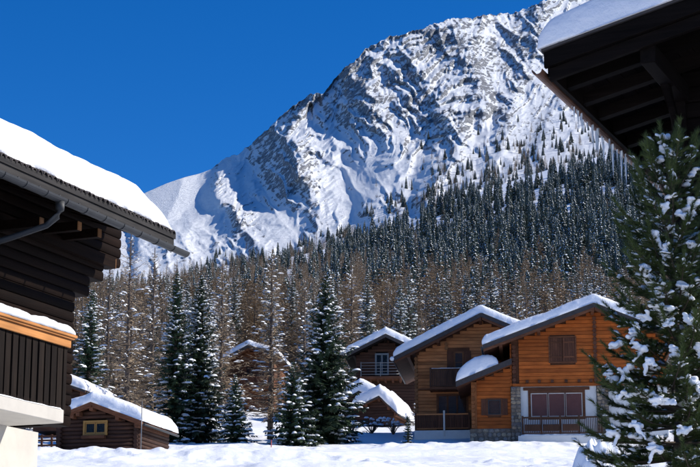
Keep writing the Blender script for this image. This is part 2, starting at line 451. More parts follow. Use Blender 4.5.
# large gullies and ribs: run rain down the face and let it cut (stream power erosion on a coarse grid of the face)
def erode(base_rel, n_it=34, K=.33, m=.5, seed=5):
    ex = np.arange(-60, 861, 2.3); et = np.linspace(0, 1, 150)
    W, H = len(ex), len(et)
    ix = np.interp(ex, mx, np.arange(len(mx))).round().astype(int); it = (et * (len(mt) - 1)).round().astype(int)
    br = base_rel[np.ix_(it, ix)]
    EX, ET = np.meshgrid(ex, et)
    up = np.clip(1 + br / 26, .15, 3)
    h = ET * 40 + br * .5 + 2.5 * fbm(EX / 16, ET * 18, 4, seed)
    offs = [(-1, -1), (-1, 0), (-1, 1), (0, -1), (0, 1), (1, -1), (1, 0), (1, 1)]
    II = np.arange(W * H).reshape(H, W)
    for k in range(n_it):
        h = h + .9 * up + .05 * np.random.RandomState(k).rand(H, W); h[0] = 0
        hp = np.pad(h, 1, constant_values=1e9)
        best = np.zeros((H, W)); rec = II.copy(); dist = np.ones((H, W))
        for dy, dx in offs:
            nb = hp[1 + dy:1 + dy + H, 1 + dx:1 + dx + W]; d = math.hypot(dx, dy)
            sl = (h - nb) / d; q = sl > best
            best = np.where(q, sl, best); dist = np.where(q, d, dist); rec = np.where(q, II + dy * W + dx, rec)
        rec[0] = II[0]
        order = np.argsort(h.ravel()).tolist(); rl = rec.ravel().tolist()
        area = [1.0] * (W * H)
        for i in reversed(order):
            r = rl[i]
            if r != i: area[r] += area[i]
        ka = (K * np.array(area) ** m / dist.ravel()).tolist(); hl = h.ravel().tolist()
        for i in order:
            r = rl[i]
            if r != i:
                f = ka[i]; hl[i] = (hl[i] + f * hl[r]) / (1 + f)
        h = np.array(hl).reshape(H, W)
        h[1:-1, 1:-1] += .06 * (h[:-2, 1:-1] + h[2:, 1:-1] + h[1:-1, :-2] + h[1:-1, 2:] - 4 * h[1:-1, 1:-1])
    area = np.array(area).reshape(H, W)
    # take off the general slope
    tr = h.copy()
    for _ in range(60):
        tp = np.pad(tr, 3, mode='edge'); tr = (tp[3:-3, 3:-3] + tp[:-6, 3:-3] + tp[6:, 3:-3] + tp[3:-3, :-6] + tp[3:-3, 6:]) / 5
    res = h - tr
    fx = np.interp(mx, ex, np.arange(W)); fy = mt * (H - 1)
    x0 = np.clip(fx.astype(int), 0, W - 2); y0 = np.clip(fy.astype(int), 0, H - 2)
    ax = (fx - x0)[None, :]; ay = (fy - y0)[:, None]
    g_ = lambda a: (a[np.ix_(y0, x0)] * (1 - ax) + a[np.ix_(y0, x0 + 1)] * ax) * (1 - ay) + (a[np.ix_(y0 + 1, x0)] * (1 - ax) + a[np.ix_(y0 + 1, x0 + 1)] * ax) * ay
    return g_(res), g_(np.log(area))
res, larea = erode(rel)
res = res / res.std()
rel = rel * 1.35 + rough * 10.0 * res
rockz = (1.0 * blob(365, 80, 42, 42) + .9 * blob(405, 110, 40, 40) + .9 * blob(228, 225, 38, 22) + .75 * blob(300, 205, 34, 34) + .55 * blob(470, 60, 60, 40)
         + .6 * blob(440, 150, 34, 36) + .5 * blob(540, 40, 55, 40) + .5 * blob(275, 150, 34, 26) + .4 * blob(325, 115, 34, 24) + .75 * blob(378, 205, 30, 14) + .45 * blob(500, 120, 45, 35)
         - .9 * blob(350, 190, 24, 26) - 1.0 * blob(285, 222, 20, 26) - .7 * blob(520, 165, 60, 22) - .9 * blob(405, 172, 26, 20) - .5 * blob(330, 145, 16, 14) - .5 * blob(430, 165, 16, 30) - 1.5 * dome)
rz = np.clip(.35 + rockz, 0, 1.3)
# crags: short ribs and clefts leaning either way down the face
def lean(t_deg, lw, ll, o, seed, g=.55):
    c, s_ = math.cos(math.radians(t_deg)), math.sin(math.radians(t_deg))
    a = q1x * c + q1y * s_; b = -q1x * s_ + q1y * c
    return ridged(a / lw, b / ll, o, seed, g) - .8
q1x = PX + 7 * fbm(PX / 26, PY / 26, 3, 71); q1y = PY + 7 * fbm(PX / 26, PY / 26, 3, 75)
sel = sstep(-.25, .25, perlin(PX / 60, PY / 60, 80))
cr1 = lean(-42, 20, 64, 3, 81, .5) * sel + lean(36, 20, 64, 3, 83, .5) * (1 - sel)
cr2 = lean(-36, 6.5, 24, 3, 85, .6) * sel + lean(30, 6.5, 24, 3, 87, .6) * (1 - sel)
rel += rough * (11.0 + 11.0 * rz) * cr1 + rough * (.3 + 4.8 * rz) * cr2
rel += rough * (.1 + .8 * rz) * fbm(PX / 3, PY / 4, 2, 51, .6)
fade = sstep(0, .06, T)
for _ in range(1): rel[1:-1] = rel[1:-1] * .5 + .25 * (rel[:-2] + rel[2:])
yr_s = np.convolve(np.pad(np.interp(mx, RID_X, RID_Y), 15, mode='edge'), np.ones(31) / 31, mode='valid')
TS = (yb - PY) / (yb - yr_s)
Y0 = 1540 + 1500 * TS + 1.2 * np.clip(PX - 200, -80, 420) * sstep(0, .5, TS)
YD = Y0 - rel * (.15 + .85 * fade)
YD[0, :] = 1500
v = (233.5 - PY) / F
cp, sp = math.cos(PITCH), math.sin(PITCH)
DY = cp - v * sp
MX = (PX - 350) / F * YD / DY
MZ = (sp + v * cp) / DY * YD
P3 = np.stack([MX, YD, MZ], -1)
du = np.gradient(P3, axis=1); dv = np.gradient(P3, axis=0)
nn = np.cross(du, dv); nn /= np.linalg.norm(nn, axis=-1, keepdims=True) + 1e-9
slope = np.abs(nn[..., 2])
# rocky where steep and where the zone is craggy
fine = fbm((PX + .8 * PY) / 4.5, (PY - .6 * PX) / 9, 4, 61, .65) * sel + fbm((PX - .8 * PY) / 4.5, (PY + .6 * PX) / 9, 4, 63, .65) * (1 - sel)
med = fbm(sx / 17, wy / 14, 3, 66)
rock = (.80 - slope) * 1.9 + .30 * (rz - .52) + .42 * fine + .22 * med - 0.03 + .12 * rz * cr2
rock = np.clip(rock + .31 + .10 * np.clip(res, -2, 2), 0, 1)
rock = np.minimum(rock, .62) * (1 - .95 * dome)
nmc, nmr = len(mx), len(mt)
# back of the massif: drops away behind the ridge
back = P3[-1].copy(); back2 = back.copy(); back2[:, 1] += 900; back2[:, 2] -= 700
V = np.concatenate([P3.reshape(-1, 3), back2])
idx = np.arange(nmc * (nmr + 1)).reshape(nmr + 1, nmc)
Fq = np.stack([idx[:-1, :-1], idx[:-1, 1:], idx[1:, 1:], idx[1:, :-1]], -1).reshape(-1, 4)
t = NT('mountain_rock_and_snow')
at_ = t.n("Attribute"); at_.attribute_name = "rock"
co = t.coords((1, 1, 1))
n1 = t.n("TexNoise", Scale=.12, Detail=9.0, Roughness=.75); t.l(co, n1.inputs["Vector"])
mp = t.n("Mapping"); mp.inputs["Rotation"].default_value = (.5, .75, .2); mp.inputs["Scale"].default_value = (.03, .05, .12)
g_ = t.n("NewGeometry"); t.l(g_.outputs["Position"], mp.inputs["Vector"])
n2 = t.n("TexNoise", Scale=1.0, Detail=7.0, Roughness=.65); t.l(mp.outputs[0], n2.inputs["Vector"])
s1 = t.n("Math", operation='SUBTRACT'); s1.inputs[1].default_value = .5; t.l(n1.outputs[0], s1.inputs[0])
s2 = t.n("Math", operation='SUBTRACT'); s2.inputs[1].default_value = .5; t.l(n2.outputs[0], s2.inputs[0])
m1 = t.n("Math", operation='MULTIPLY_ADD'); m1.inputs[1].default_value = 1.3; t.l(s1.outputs[0], m1.inputs[0]); t.l(at_.outputs["Fac"], m1.inputs[2])
m2 = t.n("Math", operation='MULTIPLY_ADD'); m2.inputs[1].default_value = 1.25; t.l(s2.outputs[0], m2.inputs[0]); t.l(m1.outputs[0], m2.inputs[2])
mr = t.n("MapRange"); mr.inputs["From Min"].default_value = .47; mr.inputs["From Max"].default_value = .62; t.l(m2.outputs[0], mr.inputs["Value"])
rc = t.ramp(n2.outputs[0], [(.3, (.095, .105, .125)), (.5, (.175, .185, .205)), (.72, (.33, .335, .35))])
mix = t.n("Mix", data_type='RGBA'); t.l(mr.outputs[0], mix.inputs[0]); mix.inputs[6].default_value = (.84, .87, .90, 1); t.l(rc, mix.inputs[7])
t.l(mix.outputs[2], t.b.inputs["Base Color"]); t.b.inputs["Roughness"].default_value = .8; t.b.inputs["Specular IOR Level"].default_value = .2
sb = t.n("Math", operation='MULTIPLY_ADD'); sb.inputs[1].default_value = .6; t.l(mr.outputs[0], sb.inputs[0]); t.l(n1.outputs[0], sb.inputs[2])
t.bump(sb.outputs[0], .8, 6.0)
me = np_mesh('mountain', V, Fq, [t.m], smooth=True)
at2 = me.attributes.new("rock", 'FLOAT', 'POINT')
at2.data.foreach_set("value", np.concatenate([rock.ravel(), rock[-1]]).astype(np.float32))
mo = link('mountain', me)
tag(mo, 'snow covered rocky mountain rising behind the forest', kind='structure')

def mountain_point(px, py):
    j = int(np.argmin(np.abs(mx - px))); i = int(np.argmin(np.abs(PY[:, j] - py)))
    return P3[i, j]
def X_at(px, Y): return (px - 350) / F * Y * .985
# ------------------------------------------------------------------ young pine in the right foreground
pr_ = random.Random(31)
nrs = np.random.RandomState(12)
PY_ = 16.0
tip = at(667, 139, PY_)
gz0 = float(ground_z(tip[0], PY_))
TH = float(tip[2]) - gz0
pine = bpy.data.objects.new('pine_tree', None); col.objects.link(pine)
pine.location = (tip[0], PY_, gz0); tag(pine, 'young green pine with long needles and clots of snow, right foreground before the dark house', 'tree')
shoots = []          # (p, q, needle length)
wood_mb = MB()
tr_pts = [(.03 * math.sin(k * 1.3), .02 * math.cos(k), TH * k / 10 - (.3 if k == 0 else 0)) for k in range(10)] + [(0, 0, TH - .04)]
wood_mb_t = MB().tube(tr_pts, [.055 * (1 - k / 10.5) + .006 for k in range(11)], 9)
def curve(pts, s_):
    m = len(pts) - 1; x = min(s_, .9999) * m; j = int(x); return pts[j].lerp(pts[j + 1], x - j)
snow_spots = []
def radius_at(t_):         # distance below the tip -> reach of the boughs
    return float(np.interp(t_, [0, .2, .5, .9, 1.4, 1.9, 2.5, 3.2, 4.5, 6], [.05, .13, .27, .38, .50, .60, .74, .80, .75, .5]))
Z = Vector((0, 0, 1))
t_ = .10
shoots.append((Vector((0, 0, TH - .32)), Vector((0, 0, TH)), .06))
while t_ < TH - .45:
    R = radius_at(t_); h0 = TH - t_
    n = 5 if t_ < .5 else (7 if t_ < 1.2 else 9)
    a0 = pr_.uniform(0, 6.28)
    for k in range(n):
        a = a0 + 6.283 * k / n + pr_.uniform(-.25, .25)
        L = R * pr_.uniform(.72, 1.14)
        dr = Vector((math.cos(a), math.sin(a), 0)); sd = Vector((-dr.y, dr.x, 0))
        rise = float(np.interp(t_, [0, .4, 1.0, 1.8, 3], [2.0, 1.6, 1.0, .45, .05])) + pr_.uniform(-.1, .1)
        pts = []
        for i in range(7):
            s_ = i / 6
            z = h0 + L * (rise * s_ * (1 - .25 * s_) - .35 * s_ * s_ * (1 if t_ > 1 else 0) + .42 * s_ ** 3) - (.1 if t_ < .4 else 0)
            pts.append(dr * (L * s_) + sd * (.07 * L * math.sin(2.5 * s_ + k)) + Z * z)
        wood_mb.tube([tuple(q) for q in pts], [.014 * (1 - .75 * i / 6) * (.6 + .5 * R) for i in range(7)], 5, cap=False)
        # end shoot
        d = (pts[-1] - pts[-2]).normalized()
        tipdir = (d + Z * .45).normalized()
        shoots.append((pts[-1] - d * .06, pts[-1] + tipdir * .13, .06))
        shoots.append((pts[3], pts[5], .045)); shoots.append((pts[5], pts[6], .055))
        ns = max(2, int(L / .075))
        for i in range(ns):
            s_ = .25 + .72 * (i + .5) / ns
            q = curve(pts, s_)
            for sg in (-1, 1):
                ln = (.07 + .22 * L * (1.05 - s_)) * pr_.uniform(.7, 1.2)
                e = q + (dr * .75 + sd * sg * pr_.uniform(.6, 1.0) + Z * pr_.uniform(.0, .5)).normalized() * ln
                shoots.append((q, e, .05))
                wood_mb.tube([tuple(q), tuple(e)], [.004, .002], 3, cap=False)
                if ln > .13:
                    for sg2 in (-1, 1):
                        m_ = q.lerp(e, pr_.uniform(.35, .6))
                        e2 = m_ + (dr * .8 + sd * (sg * .4 + sg2 * .7) + Z * pr_.uniform(.1, .5)).normalized() * ln * .5
                        shoots.append((m_, e2, .045))
        if pr_.random() < (.36 if t_ > .5 else .55):
            s0 = pr_.uniform(.45, .95)
            snow_spots.append(([curve(pts, min(1, s0 + dd)) for dd in np.linspace(-.22, .12, 5)], sd, t_))
    t_ += pr_.uniform(.11, .16)
# needles
def needle_mesh(shoots, name, per_m=900):
    P0 = np.array([tuple(s[0]) for s in shoots]); P1 = np.array([tuple(s[1]) for s in shoots]); NL = np.array([s[2] for s in shoots])
    D = P1 - P0; Ls = np.linalg.norm(D, axis=1); D /= Ls[:, None] + 1e-9
    cnt_ = np.maximum(10, (Ls * per_m).astype(int))
    I = np.repeat(np.arange(len(shoots)), cnt_)
    s = nrs.rand(len(I)); base = P0[I] + (P1 - P0)[I] * s[:, None]; d = D[I]
    rv = nrs.randn(len(I), 3); rv -= (rv * d).sum(1, keepdims=True) * d; rv /= np.linalg.norm(rv, axis=1, keepdims=True) + 1e-9
    an = np.radians(nrs.uniform(18, 48, len(I)))[:, None]
    nd = d * np.cos(an) + rv * np.sin(an); nd[:, 2] += .12
    ln = (NL[I] * nrs.uniform(.7, 1.15, len(I)))[:, None]
    w = np.cross(nd, nrs.randn(len(I), 3)); w /= np.linalg.norm(w, axis=1, keepdims=True) + 1e-9; w *= .0018
    V = np.stack([base - w, base + w, base + nd * ln], 1).reshape(-1, 3)
    return np_mesh(name, V, np.arange(len(V)).reshape(-1, 3), [M['pine']])
nm_ = needle_mesh(shoots, 'needles')
print('pine: shoots', len(shoots), 'needles', len(nm_.polygons))
wood_mb_t.build('trunk', [M['bark']], pine)
wood_mb.build('branches', [M['bark']], pine)
link('needles', nm_, pine)
# snow clots: blobs that melt into each other, one mesh per clot
def clot(balls, name, parent, res=.014):
    mb = bpy.data.metaballs.new('clotsource'); mb.resolution = res; mb.threshold = .35
    ob = bpy.data.objects.new('clotsource', mb); col.objects.link(ob)
    for c, r_, sq in balls:
        e = mb.elements.new(type='ELLIPSOID'); e.co = c; e.radius = r_; e.size_x = 1.25; e.size_y = 1.0; e.size_z = sq
    dg = bpy.context.evaluated_depsgraph_get(); dg.update()
    me = bpy.data.meshes.new_from_object(ob.evaluated_get(dg), depsgraph=dg)
    bpy.data.objects.remove(ob); bpy.data.metaballs.remove(mb)
    me.name = name; me.materials.clear(); me.materials.append(M['snow'])
    bb = bmesh.new(); bb.from_mesh(me)
    left = set(bb.verts); isl = []
    while left:
        st = [left.pop()]; cur = set(st)
        while st:
            for e_ in st.pop().link_edges:
                for w_ in e_.verts:
                    if w_ in left: left.discard(w_); cur.add(w_); st.append(w_)
        isl.append(cur)
    isl.sort(key=len)
    for cur in isl[:-1]: bmesh.ops.delete(bb, geom=list(cur), context='VERTS')
    bb.to_mesh(me); bb.free()
    n = len(me.vertices)
    if n:
        co_ = np.empty(n * 3, np.float32); me.vertices.foreach_get('co', co_); co_ = co_.reshape(-1, 3)
        for a_i in range(3):
            co_[:, a_i] += .012 * perlin(co_[:, (a_i + 1) % 3] * 22, co_[:, (a_i + 2) % 3] * 22, a_i)
        me.vertices.foreach_set('co', co_.ravel()); me.update()
    for p_ in me.polygons: p_.use_smooth = True
    return link(name, me, parent)
pr_.shuffle(snow_spots)
front = [q for q in snow_spots if q[0][2].y < .25][:62] + [q for q in snow_spots if q[0][2].y >= .25][:14]
for pts, sd, t0 in front:
    big = (t0 > .6) * pr_.choice((.0, .0, .012, .026))
    balls = []
    for i, q in enumerate(pts):
        for _ in range(3):
            r_ = pr_.uniform(.014, .026) + big * .8
            balls.append((tuple(q + Z * (.022 + pr_.uniform(-.01, .012)) + sd * pr_.uniform(-.05, .05) * (1 + 20 * big)), r_ * 1.25, pr_.uniform(.55, .8)))
    clot(balls, 'snow_clump', pine)
clot([((0, 0, TH + .015), .040, .9), ((.01, 0, TH + .035), .03, .8)], 'snow_clump', pine)
# the big hanging pads on the left boughs
for px, py, w, hgt in ((621, 372, .20, .07), (611, 377, .12, .10), (640, 318, .16, .07), (634, 330, .09, .10), (668, 326, .07, .13), (648, 362, .12, .06), (667, 250, .06, .12), (625, 395, .13, .05), (657, 400, .10, .05), (690, 320, .10, .06), (664, 205, .05, .07), (674, 178, .04, .05), (655, 235, .06, .06), (692, 246, .07, .07), (645, 268, .07, .05), (660, 292, .06, .08), (682, 285, .08, .06), (640, 348, .09, .05), (675, 352, .08, .08), (694, 380, .09, .06), (668, 402, .10, .05), (636, 425, .12, .05), (684, 430, .10, .06), (612, 432, .10, .05), (699, 345, .06, .08), (655, 448, .12, .05), (659, 160, .03, .04), (617, 345, .10, .04), (682, 215, .09, .05)):
    c = at(px, py, PY_); Rr = radius_at(max(.1, tip[2] - c[2])); c = at(px, py, PY_ - .8 * math.sqrt(max(.0, Rr ** 2 - min(Rr, abs(c[0] - tip[0])) ** 2))); c = c - np.array([tip[0], PY_, gz0])
    balls = [((c[0] + pr_.uniform(-w, w) * .5 * 1.0, c[1] + pr_.uniform(-.05, .05), c[2] + pr_.uniform(-hgt, hgt) * .5), pr_.uniform(.024, .040), pr_.uniform(.5, .9)) for _ in range(15)]
    sl_ = pr_.uniform(-.5, .5)
    balls = [((b0[0], b0[1], b0[2] + sl_ * (b0[0] - c[0])), b1, b2) for (b0, b1, b2) in balls]
    fx_ = pr_.uniform(-.5, .5) * w; dr_ = pr_.choice((-1, 1)) * pr_.uniform(.2, 1.4)
    if pr_.random() < .55: balls += [((c[0] + fx_ + .014 * dr_ * j_, c[1] - .01, c[2] - .03 - .022 * j_), .03 - .003 * j_, .9) for j_ in range(5)]
    clot(balls, 'snow_clump', pine)
    for _ in range(5):
        e = Vector((c[0] + pr_.uniform(-w, w) * .7, c[1] + .02, c[2] - .05 + pr_.uniform(-.03, .03)))


# dusting of small snow flecks caught all over the boughs
dus_V, dus_F = [], []
for (p, q, nl) in shoots:
    if pr_.random() > .30 or (p.y > .35): continue
    for _ in range(pr_.choice((1, 1, 2))):
        c = p.lerp(q, pr_.uniform(.3, 1.0)) + Z * .012; a = math.atan2(q.y - p.y, q.x - p.x) + pr_.uniform(-.5, .5)
        rx = pr_.uniform(.012, .05); ry = rx * pr_.uniform(.35, .7); rzz = rx * pr_.uniform(.3, .55); b0 = len(dus_V)
        rise_ = (q - p).normalized().z * .8
        for k in range(6):
            t2 = 2 * math.pi * k / 6; j = pr_.uniform(.7, 1.2); ux, uy = math.cos(t2) * rx * j, math.sin(t2) * ry * j
            dus_V.append((c.x + ux * math.cos(a) - uy * math.sin(a), c.y + ux * math.sin(a) + uy * math.cos(a), c.z + ux * rise_ - rzz * .3))
        dus_V.append((c.x, c.y, c.z + rzz)); dus_V.append((c.x, c.y, c.z - rzz * .6))
        for k in range(6): dus_F.append((b0 + k, b0 + (k + 1) % 6, b0 + 6)); dus_F.append((b0 + (k + 1) % 6, b0 + k, b0 + 7))
o = link('snow_dusting', np_mesh('snow_dusting', dus_V, dus_F, [M['snow']], smooth=True), pine); o['kind'] = 'stuff'
# ------------------------------------------------------------------ trees
class Soup:
    """triangle soup with one material slot per kind of surface"""
    def __init__(s): s.V = []; s.m = []
    def tri(s, a, b, c, m=0): s.V += [a, b, c]; s.m.append(m)
    def blade(s, p, q, w, up, m=0):
        """leaf-like blade from p to q"""
        d = (q - p); side = d.cross(up)
        if side.length < 1e-6: side = Vector((1, 0, 0))
        side = side.normalized() * w
        mid = p + d * .45
        s.tri(p, mid + side, q, m); s.tri(p, q, mid - side, m)
    def lump(s, c, rx, ry, rz, r, m=0, ang=0.0, n=7):
        """low rounded cushion of snow"""
        ca, sa = math.cos(ang), math.sin(ang)
        def P(x, y, z): return c + Vector((x * ca - y * sa, x * sa + y * ca, z))
        top = P(r.uniform(-.2, .2) * rx, r.uniform(-.2, .2) * ry, rz)
        r1 = []; r0 = []
        for k in range(n):
            a = 2 * math.pi * k / n; j = r.uniform(.75, 1.15)
            r1.append(P(math.cos(a) * rx * .65 * j, math.sin(a) * ry * .65 * j, rz * .72 * r.uniform(.8, 1.1)))
            r0.append(P(math.cos(a) * rx * j, math.sin(a) * ry * j, -rz * .25 * r.uniform(.4, 1.6)))
        for k in range(n):
            l = (k + 1) % n
            s.tri(top, r1[k], r1[l], m); s.tri(r1[k], r0[k], r0[l], m); s.tri(r1[k], r0[l], r1[l], m)
    def mesh(s, name, mats, smooth=False, merge=False):
        n = len(s.V)
        V = np.array([tuple(v) for v in s.V], np.float32)
        Fc = np.arange(n).reshape(-1, 3)
        if merge:
            k = np.round(V * 2000).astype(np.int64)
            _, i0, inv = np.unique(k, axis=0, return_index=True, return_inverse=True)
            V = V[i0]; Fc = inv.reshape(-1)[Fc.ravel()].reshape(-1, 3)
        return np_mesh(name, V, Fc, mats, s.m, smooth)

def trunk_soup(H, r0, r, lean=0.0, n=7):
    b = MB()
    pts = [(lean * H * (k / 6) ** 2 * .3 + .02 * r.uniform(-1, 1), .02 * r.uniform(-1, 1), H * k / 6 - (.6 if k == 0 else 0)) for k in range(7)]
    b.tube(pts, [r0 * (1 - .93 * k / 6) + .01 for k in range(7)], n)
    return b

def spruce(seed, H, Rm, step=.34, nbr=8, tw=7, snow=.55, droop=.35, base=.04, lumpy=1.0, shape=.85):
    """returns (trunk MB, crown Soup, snow Soup)"""
    r = random.Random(seed)
    cr, sn = Soup(), Soup()
    Z = Vector((0, 0, 1))
    h = H * base
    side_bias = [r.uniform(.82, 1.12) for _ in range(10)]
    while h < H * .985:
        f = h / H
        R = Rm * (1 - f) ** shape * (1 - .35 * max(0, .12 - f) / .12) + .05
        n = max(4, int(nbr * (0.5 + .6 * (1 - f)) + r.uniform(-.5, .9)))
        a0 = r.uniform(0, 6.28)
        for k in range(n):
            a = a0 + 6.283 * k / n + r.uniform(-.3, .3)
            L = R * r.uniform(.68, 1.12) * side_bias[int(a * 10 / 6.2832) % 10]
            if L < .1: L = .1
            dr = Vector((math.cos(a), math.sin(a), 0))
            side = Vector((-dr.y, dr.x, 0))
            lift = .55 * (f ** 1.5) - droop * (1 - f) * .9
            pts = []
            m = 5 if L > .5 else 3
            for i in range(m + 1):
                s_ = i / m
                z = h + L * (lift * s_ - droop * .55 * s_ * s_ + droop * .65 * s_ ** 3.2)
                pts.append(dr * (L * s_) + Z * z + side * (L * .06 * math.sin(3 * s_ + a)))
            wid = .30 * L + .1
            nt = max(3, int(tw * min(1.2, L / Rm * 1.3 + .35)))
            for i in range(nt):
                s_ = (i + .6) / nt
                x = s_ * m; j = min(int(x), m - 1); q = pts[j].lerp(pts[j + 1], x - j)
                tl = wid * (1.12 - .75 * s_) * r.uniform(.7, 1.2)
                for sg in (-1, 1):
                    e = q + (dr * r.uniform(.35, .75) + side * sg * r.uniform(.7, 1.0)).normalized() * tl + Z * (-tl * r.uniform(.15, .55))
                    cr.blade(q, e, tl * .17 + .02, Z + dr * r.uniform(-.5, .5), 0)
                    if r.random() < .6:
                        g = q + Z * (-tl * r.uniform(.4, .8)) + side * sg * tl * .3 + dr * tl * .15
                        cr.blade(q, g, tl * .14 + .015, dr, 0)
            cr.blade(pts[-2], pts[-1] + (pts[-1] - pts[-2]) * .6, .07 + .04 * L, Z, 0)
            if r.random() < snow:
                for _ in range(r.choice((2, 3, 3, 4, 5)) if L > .5 else 1):
                    s_ = r.uniform(.3, 1.02)
                    x = s_ * m; j = min(int(x), m - 1); q = pts[j].lerp(pts[j + 1], x - j)
                    sz = (.055 + .12 * min(L, 1.5) * r.uniform(.15, 1.0)) * lumpy
                    sn.lump(q + Z * sz * .1 + side * r.uniform(-.5, .5) * wid * .6, sz * r.uniform(1.1, 2.2), sz * r.uniform(.5, 1.0), sz * r.uniform(.35, .65), r, 0, a + r.uniform(-.7, .7))
        h += step * (1.0 - .45 * f) * r.uniform(.8, 1.2)
    cr.blade(Vector((0, 0, H * .95)), Vector((0, 0, H * 1.02)), .04, Vector((1, 0, 0)), 0)
    return trunk_soup(H, H * .017 + .03, r), cr, sn

def larch(seed, H, Rm, step=.42, nbr=6, twd=1.0, snow=.35, base=.12, thick=1.0):
    """bare larch: level whippy branches set with knobbly tan twigs"""
    r = random.Random(seed)
    br, tw, sn = MB(), Soup(), Soup()
    Z = Vector((0, 0, 1))
    h = H * base
    while h < H * .98:
        f = h / H
        R = Rm * (1 - f) ** .8 * (1 - .3 * max(0, .25 - f) / .25) + .08
        n = max(3, int(nbr * (.6 + .5 * (1 - f)) + r.uniform(-1, 1)))
        a0 = r.uniform(0, 6.28)
        for k in range(n):
            a = a0 + 6.283 * k / n + r.uniform(-.45, .45)
            L = R * r.uniform(.5, 1.15)
            hh = h + r.uniform(-.5, .5) * step
            dr = Vector((math.cos(a), math.sin(a), 0)); side = Vector((-dr.y, dr.x, 0))
            lift = .45 * f - .12 + r.uniform(-.1, .12)
            bend = r.uniform(-.12, .12)
            pts = [dr * (L * s_) + side * (L * bend * s_ * s_) + Z * (hh + L * (lift * s_ - .22 * s_ * s_ * (1 - f) + .30 * s_ ** 3)) for s_ in (0, .3, .65, 1)]
            br.tube([tuple(q) for q in pts], [(.012 * L + .012) * thick * k_ for k_ in (1, .75, .5, .2)], 3, cap=False)
            nt = int((6 + 7 * L) * twd)
            for i in range(nt):
                s_ = (i + r.random()) / nt * .92 + .08
                x = s_ * 3; j = min(int(x), 2); q = pts[j].lerp(pts[j + 1], x - j)
                tl = (.10 + .26 * L * (1 - .6 * s_)) * r.uniform(.5, 1.3)
                d = (dr * r.uniform(.3, 1) + side * r.choice((-1, 1)) * r.uniform(.5, 1.1) + Z * r.uniform(-.55, .45)).normalized()
                e = q + d * tl
                tw.blade(q, e, .014 * thick + .006 * tl, Vector((r.uniform(-1, 1), r.uniform(-1, 1), r.uniform(-.5, .5))), 0)
                if r.random() < .5:
                    e2 = q.lerp(e, .5) + (d + side * r.uniform(-.8, .8) + Z * r.uniform(-.6, .3)).normalized() * tl * .5
                    tw.blade(q.lerp(e, .5), e2, .012 * thick, Z + dr, 0)
            if r.random() < snow:
                for _ in range(r.choice((1, 2, 3))):
                    s_ = r.uniform(.15, .9); x = s_ * 3; j = min(int(x), 2); q = pts[j].lerp(pts[j + 1], x - j)
                    ln = r.uniform(.12, .35) * min(1.3, L)
                    sn.lump(q + Z * .03, ln, .035 * thick + .02, .045 * thick + .015, r, 0, a, n=5)
        h += step * (1 - .4 * f) * r.uniform(.75, 1.25)
    return trunk_soup(H, H * .012 + .05, r), br, tw, sn

STUFFY = ('snow', 'branches', 'twigs')
def place_tree(name, parts, x, y, label, cat, group=None, rot=0.0, sc=1.0, sink=.1, z=None):
    o = bpy.data.objects.new(name, None); col.objects.link(o)
    zz = float(ground_z(x, y)) if z is None else z
    o.location = (x, y, zz - sink); o.rotation_euler = (0, 0, rot); o.scale = (sc, sc, sc)
    tag(o, label, cat, group)
    for pn, me in parts:
        c_ = link(pn, me, o)
        if pn in STUFFY: c_['kind'] = 'stuff'
    return o
def spruce_parts(*a, **k):
    t_, c_, s_ = spruce(*a, **k)
    return [('trunk', t_.mesh('trunk', [M['bark']])), ('crown', c_.mesh('crown', [M['needle']])), ('snow', s_.mesh('snow', [M['snow_tree']], True, True))]
def larch_parts(*a, **k):
    t_, b_, w_, s_ = larch(*a, **k)
    return [('trunk', t_.mesh('trunk', [M['bark']])), ('branches', b_.mesh('branches', [M['bark']])), ('twigs', w_.mesh('twigs', [M['larch']])), ('snow', s_.mesh('snow', [M['snow_tree']], True, True))]

def near_tree(kind, px, Y, top, label, Rpx, seed, cat='tree', **k):
    """height follows from the ground and the line of sight to its tip"""
    x = X_at(px, Y); z0 = float(ground_z(x, Y)); H = float(at(px, top, Y)[2]) - z0
    Rm = Rpx / F * Y
    name = {'s': 'spruce_tree', 'l': 'larch_tree'}[kind]
    parts = spruce_parts(seed, H, Rm, **k) if kind == 's' else larch_parts(seed, H, Rm, **k)
    return place_tree(name, parts, x, Y, label, cat)

near_tree('s', 171, 113, 268, 'tall dark snow-laden spruce, left one of the close pair right of the log cabin', 34, 11, step=.30, nbr=9, tw=9, snow=.62, droop=.45)
near_tree('s', 196, 114, 272, 'tall dark snow-laden spruce, right one of the close pair right of the log cabin', 38, 12, step=.30, nbr=9, tw=9, snow=.62, droop=.45)
near_tree('s', 233, 110, 373, 'small bushy spruce heaped with snow between the spruce pair and the bare larch', 27, 13, step=.26, nbr=9, tw=8, snow=.85, droop=.3, lumpy=1.05)
near_tree('s', 325, 112, 272, 'tall full spruce with snow-tipped boughs standing just left of the dark chalet', 52, 14, step=.30, nbr=10, tw=10, snow=.62, droop=.4)
near_tree('s', 292, 109, 360, 'short dark spruce tucked against the left foot of the tall full spruce', 32, 15, step=.28, nbr=9, tw=8, snow=.6, droop=.35)
near_tree('s', 409, 109, 414, 'tiny snow-covered fir on the open snow before the tan chalet', 7, 16, 'tree', step=.16, nbr=6, tw=4, snow=.9, droop=.3, lumpy=.75)
near_tree('s', 83, 125, 285, 'dark snowy spruce seen past the corner of the left house balcony', 35, 17, step=.34, nbr=8, tw=8, snow=.6, droop=.45)
near_tree('l', 269, 118, 248, 'tall bare golden larch between the spruce pair and the tall full spruce', 43, 21, step=.30, nbr=7, twd=1.1, snow=.4)
near_tree('l', 122, 108, 232, 'large bare larch with long level branches behind the log cabin', 52, 22, step=.34, nbr=6, twd=.75, snow=.35, thick=1.15)
near_tree('l', 147, 121, 246, 'slimmer bare larch behind the log cabin, right of the largest bare larch', 38, 23, step=.40, nbr=6, twd=.8, snow=.3)
